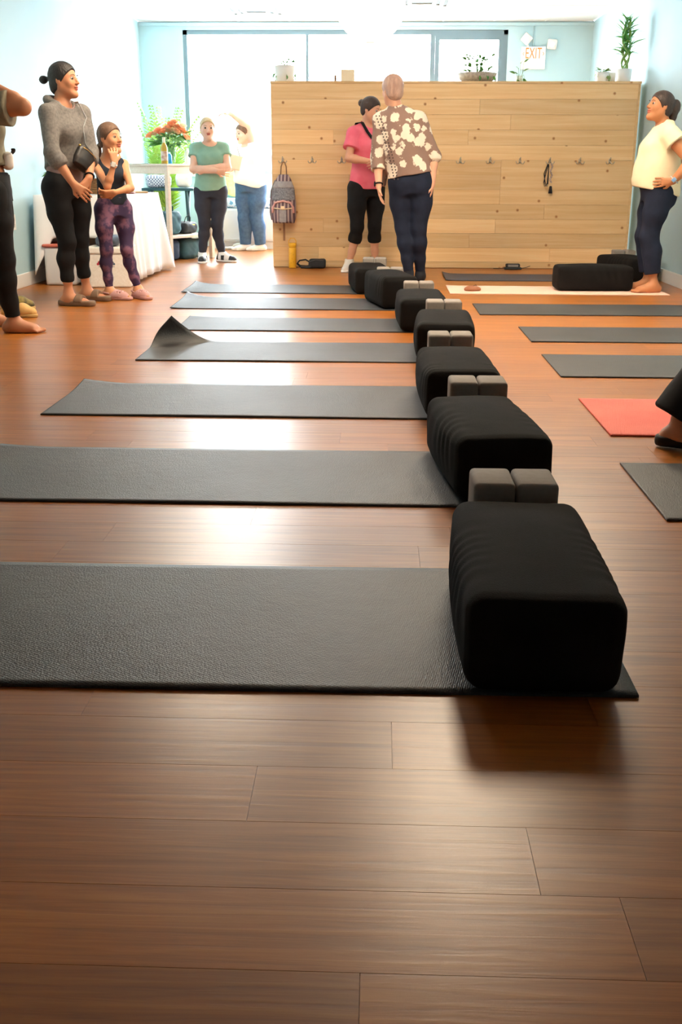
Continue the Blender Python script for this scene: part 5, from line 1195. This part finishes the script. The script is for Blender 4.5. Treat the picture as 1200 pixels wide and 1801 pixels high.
K.new(ma.outputs[0], rp.inputs[0]); K.new(rp.outputs[0], P.inputs['Base Color']); P.inputs['Roughness'].default_value = .85; M_flor = m_
def blouse(F):
    def mod(keys): return [(c, max(a, .15)+.018, max(b_, .115)+.012) for c, a, b_ in keys[:6]]+keys[6:]
    fg.torso(F, .016, .03, mod); F.plane(fg.hc+(fg.nk-fg.hc)*.10, nrm(-UPZ+fg.r*.16))
    for q in 'rl':
        S_, E_, W_ = fg.J['s'+q], fg.J['e'+q], fg.J['w'+q]; e2 = E_+(W_-E_)*(.45 if q == 'l' else .12)
        F.cone(S_, E_, .062, .066, .03); F.cone(E_, e2, .066, .062, .02, cut=True)
    F.cone(fg.hc+(fg.nk-fg.hc)*.35+fg.f*.05-fg.r*.17, fg.hc-UPZ*.02+fg.f*.06-fg.r*.24, .045, .02, .03)   # hanging front corner
    F.ell(fg.nk+fg.f*.03+UPZ*.03, [fg.r, fg.f, UPZ], (.07, .075, .06), .008, 'sub')
bl = garment(fg, t, 'blouse', M_flor, blouse, .0072, (.007, 22), 3.0)
m = MB(); M_lace = mat('brown_lace', L(74, 58, 56), .8)
for ln in (0, 1):   # two rows of openwork down the left side of the back
    for k in range(22):
        f_ = k/21; z = fg.nk[2]-.045-.50*f_; off = -.125+.028*ln+.045*math.sin(f_*1.8); y_ = .0
        o_ = fg.hc*(1-(z-fg.hc[2])/(fg.nk[2]-fg.hc[2]))+fg.nk*((z-fg.hc[2])/(fg.nk[2]-fg.hc[2]))
        M4 = Matrix((fg.r, fg.f, UPZ)).transposed().to_4x4(); M4.translation = Vector(o_+fg.r*off-fg.f*.5-fg.base)
        m.box((-.0045, 0, -.006), (.0045, .003, .006), 0, 2, M4)
lace = m.build('lace_trim', M_lace, t); sw_ = lace.modifiers.new('on_cloth', 'SHRINKWRAP'); sw_.target = bl; sw_.wrap_method = 'PROJECT'; sw_.use_project_x = False; sw_.use_project_y = True; sw_.use_positive_direction = True; sw_.use_negative_direction = False; sw_.offset = .0035
watch(fg, t, 'l', M_black, MATS['watch_glass'], .93)
for q in 'rl': shoe(fg, t, q, 'sock', [mat('dark_sock', L(24, 26, 36), .9)])

# --- barefoot woman in the yellow top by the right wall
J = dict(head=(2.148, 8.68, 1.395), neck=(2.20, 8.7, 1.255), sl=(2.205, 8.53, 1.185), sr=(2.225, 8.87, 1.195), el=(2.36, 8.43, .985), wl=(2.245, 8.47, .85), er=(2.39, 8.97, .985), wr=(2.27, 8.93, .855), hl=(2.185, 8.61, .76), hr=(2.195, 8.79, .755), kl=(2.135, 8.60, .43), kr=(2.15, 8.82, .425), al=(2.194, 8.57, .072), ar=(2.215, 8.85, .072))
fg = Fig(J, 1.05, .96, (-.95, -.22, .17), feet={'r': (-1, -.1), 'l': (-1, -.2)}, hip=(.15, .125), waist=(.145, .118), bust=(.145, .125), belly=.035, arm=1.1, leg=.98)
t = person('barefoot woman in a pale yellow top, hands on her hips', fg, skinmat('skin_bronze', L(196, 130, 88)), None, {'l': dict(d=(-.95, .2, -.1), nrmal=(0, 1, 0), curl=.45), 'r': dict(d=(-.95, -.2, -.1), nrmal=(0, -1, 0), curl=.45)}, BROW, LIP, (True, True), h=.0062)
hair(fg, t, HD, lambda F: (F.ell(fg.hp(0, -.125, .012), [fg.hR, fg.face, fg.hU], (.045, .045, .062), .012), F.ell(fg.hp(0, -.13, -.05), [fg.hR, fg.face, fg.hU], (.03, .03, .05), .012)))
pants(fg, t, M_navyl, 1.78, .010, .058, name='cropped_trousers')
shirt(fg, t, mat('pale_yellow_cotton', L(240, 222, 184), .9, L(246, 230, 196), 10), .02, .016, .30, .02, .075, name='yellow_top', loose=.016, warp=(.006, 20), hemtilt=(0, .22))
t.location.z = .0066
watch(fg, t, 'l', mat('grey_band', L(190, 186, 184), .6), mat('lit_watch', L(120, 160, 210), .2), .93)

# --- barefoot woman cut off by the left edge, arm raised
J = dict(head=(-2.30, 6.22, 1.43), neck=(-2.29, 6.2, 1.285), sr=(-2.20, 6.03, 1.225), sl=(-2.34, 6.38, 1.225), er=(-1.935, 6.0, 1.245), wr=(-2.13, 6.08, 1.36), el=(-2.34, 6.45, 1.0), wl=(-2.25, 6.38, .80), hr=(-2.20, 6.10, .80), hl=(-2.25, 6.30, .80), kr=(-2.165, 6.12, .434), kl=(-2.26, 6.36, .43), ar=(-2.157, 6.18, .075), al=(-2.38, 6.42, .075))
fg = Fig(J, 1.03, 1.0, (.9, .3, .1), feet={'r': (1, .02), 'l': (1, .15)}, arm=1.15)
t = person('barefoot woman in black leggings and olive tee with raised elbow', fg, skinmat('skin_tan', L(198, 134, 98)), None, {'r': dict(d=(-.7, .25, .5), nrmal=(-.3, .8, 0), curl=.5), 'l': dict(d=(.2, -.1, -1), curl=.5)}, BROW, LIP, (True, True))
hair(fg, t, HD, lambda F: F.ell(fg.hp(0, -.12, .01), E3, (.035, .035, .035), .01))
pants(fg, t, M_black, 1.93, .010, name='leggings')
garment(fg, t, 'shorts', M_black, lambda F: (F.loft(fg.keys, fg.r, .03, .016), F.plane(fg.hc+(fg.nk-fg.hc)*.2, UPZ), [F.cone(fg.J['h'+q], fg.J['h'+q]+(fg.J['k'+q]-fg.J['h'+q])*.42, .105, .10, .04, cut=True) for q in 'rl']), .0078, (.003, 24), hi=A3((fg.hi[0], fg.hi[1], 1.1)))
shirt(fg, t, mat('olive_cotton', L(116, 110, 92), .95, L(134, 128, 108), 20), .30, .013, .72, .03, .075, name='tee_shirt', loose=.012)
t = thing('belt_bag', 'white belt bag with dark strap at the left edge woman', 'bag', fg.hc+fg.f*.105+UPZ*.17)
F = Field((-.12, -.12, -.09), (.12, .12, .09), .007); F.rbox((0, 0, 0), [fg.r, fg.f, UPZ], (.09, .03, .05), .028); link('pouch', F.mesh('pouch'), M_white, t)
MB().tube([Vector(fg.r*x+fg.f*(.035-.4*x*x)+UPZ*(.05+.1*x)) for x in (-.12, -.05, 0, .06, .13)], .012, 6, flat=.3).build('strap', M_black, t)

# --- person striding past the right edge in wide black trousers
J = dict(head=(1.42, 3.72, 1.50), neck=(1.40, 3.72, 1.36), sr=(1.40, 3.55, 1.29), sl=(1.42, 3.89, 1.29), er=(1.46, 3.48, 1.03), wr=(1.58, 3.47, .86), el=(1.38, 3.95, 1.03), wl=(1.48, 3.94, .84), hr=(1.40, 3.63, .82), hl=(1.41, 3.79, .82), kr=(1.27, 3.61, .46), kl=(1.55, 3.80, .46), ar=(1.065, 3.60, .10), al=(1.62, 3.82, .085))
fg = Fig(J, 1.0, 1.0, (1, 0, 0), feet={'r': (.9, -.3), 'l': (1, 0)})
t = person('person in wide black trousers striding past the coral mat', fg, skinmat('skin_warm', L(222, 164, 134)), None, {}, BROW, LIP, h=.008)
hair(fg, t, HB)
t.location.z = .0066
pants(fg, t, M_black, 2.0, .014, .105, name='wide_trousers')
shirt(fg, t, M_black, .02, .014, .6, .015, name='black_top', loose=.012)
for q in 'rl': shoe(fg, t, q, 'slide', [mat('black_rubber', L(24, 24, 26), .7)])

# --- shoes left on the floor at the left edge
def loafer(label, x, y, rz, c1, c2):
    t = thing('slip_on_shoe', label, 'shoe', (x, y, 0), rz, 'shoes on the floor by the left edge')
    F = Field((-.16, -.08, -.01), (.16, .08, .14), .006); F.cone((-.07, 0, .012), (.08, 0, .012), .042, .045, 0); F.plane((0, 0, .022), UPZ); F.plane((0, 0, .001), -UPZ); link('sole', F.mesh('sole'), mat('gum_sole', L(196, 160, 100), .7), t)
    F = Field((-.16, -.08, -.01), (.16, .08, .14), .006); F.cone((-.07, 0, .035), (.03, 0, .045), .042, .046, .02); F.cone((.03, 0, .04), (.085, 0, .028), .046, .036, .02); F.ell((-.05, 0, .085), E3, (.06, .03, .05), .01, 'sub'); F.plane((0, 0, .02), -UPZ)
    link('upper', F.mesh('upper'), mat('shoe_%d' % int(c1[0]*999), c1, .6, c2, 14), t)
loafer('tan slip-on shoe on the floor behind the bare foot', -2.36, 6.86, .1, L(206, 156, 84), L(220, 176, 108))
loafer('patterned gold slip-on shoe nearer the skirting board', -2.50, 7.25, .25, L(176, 150, 70), L(70, 66, 40))
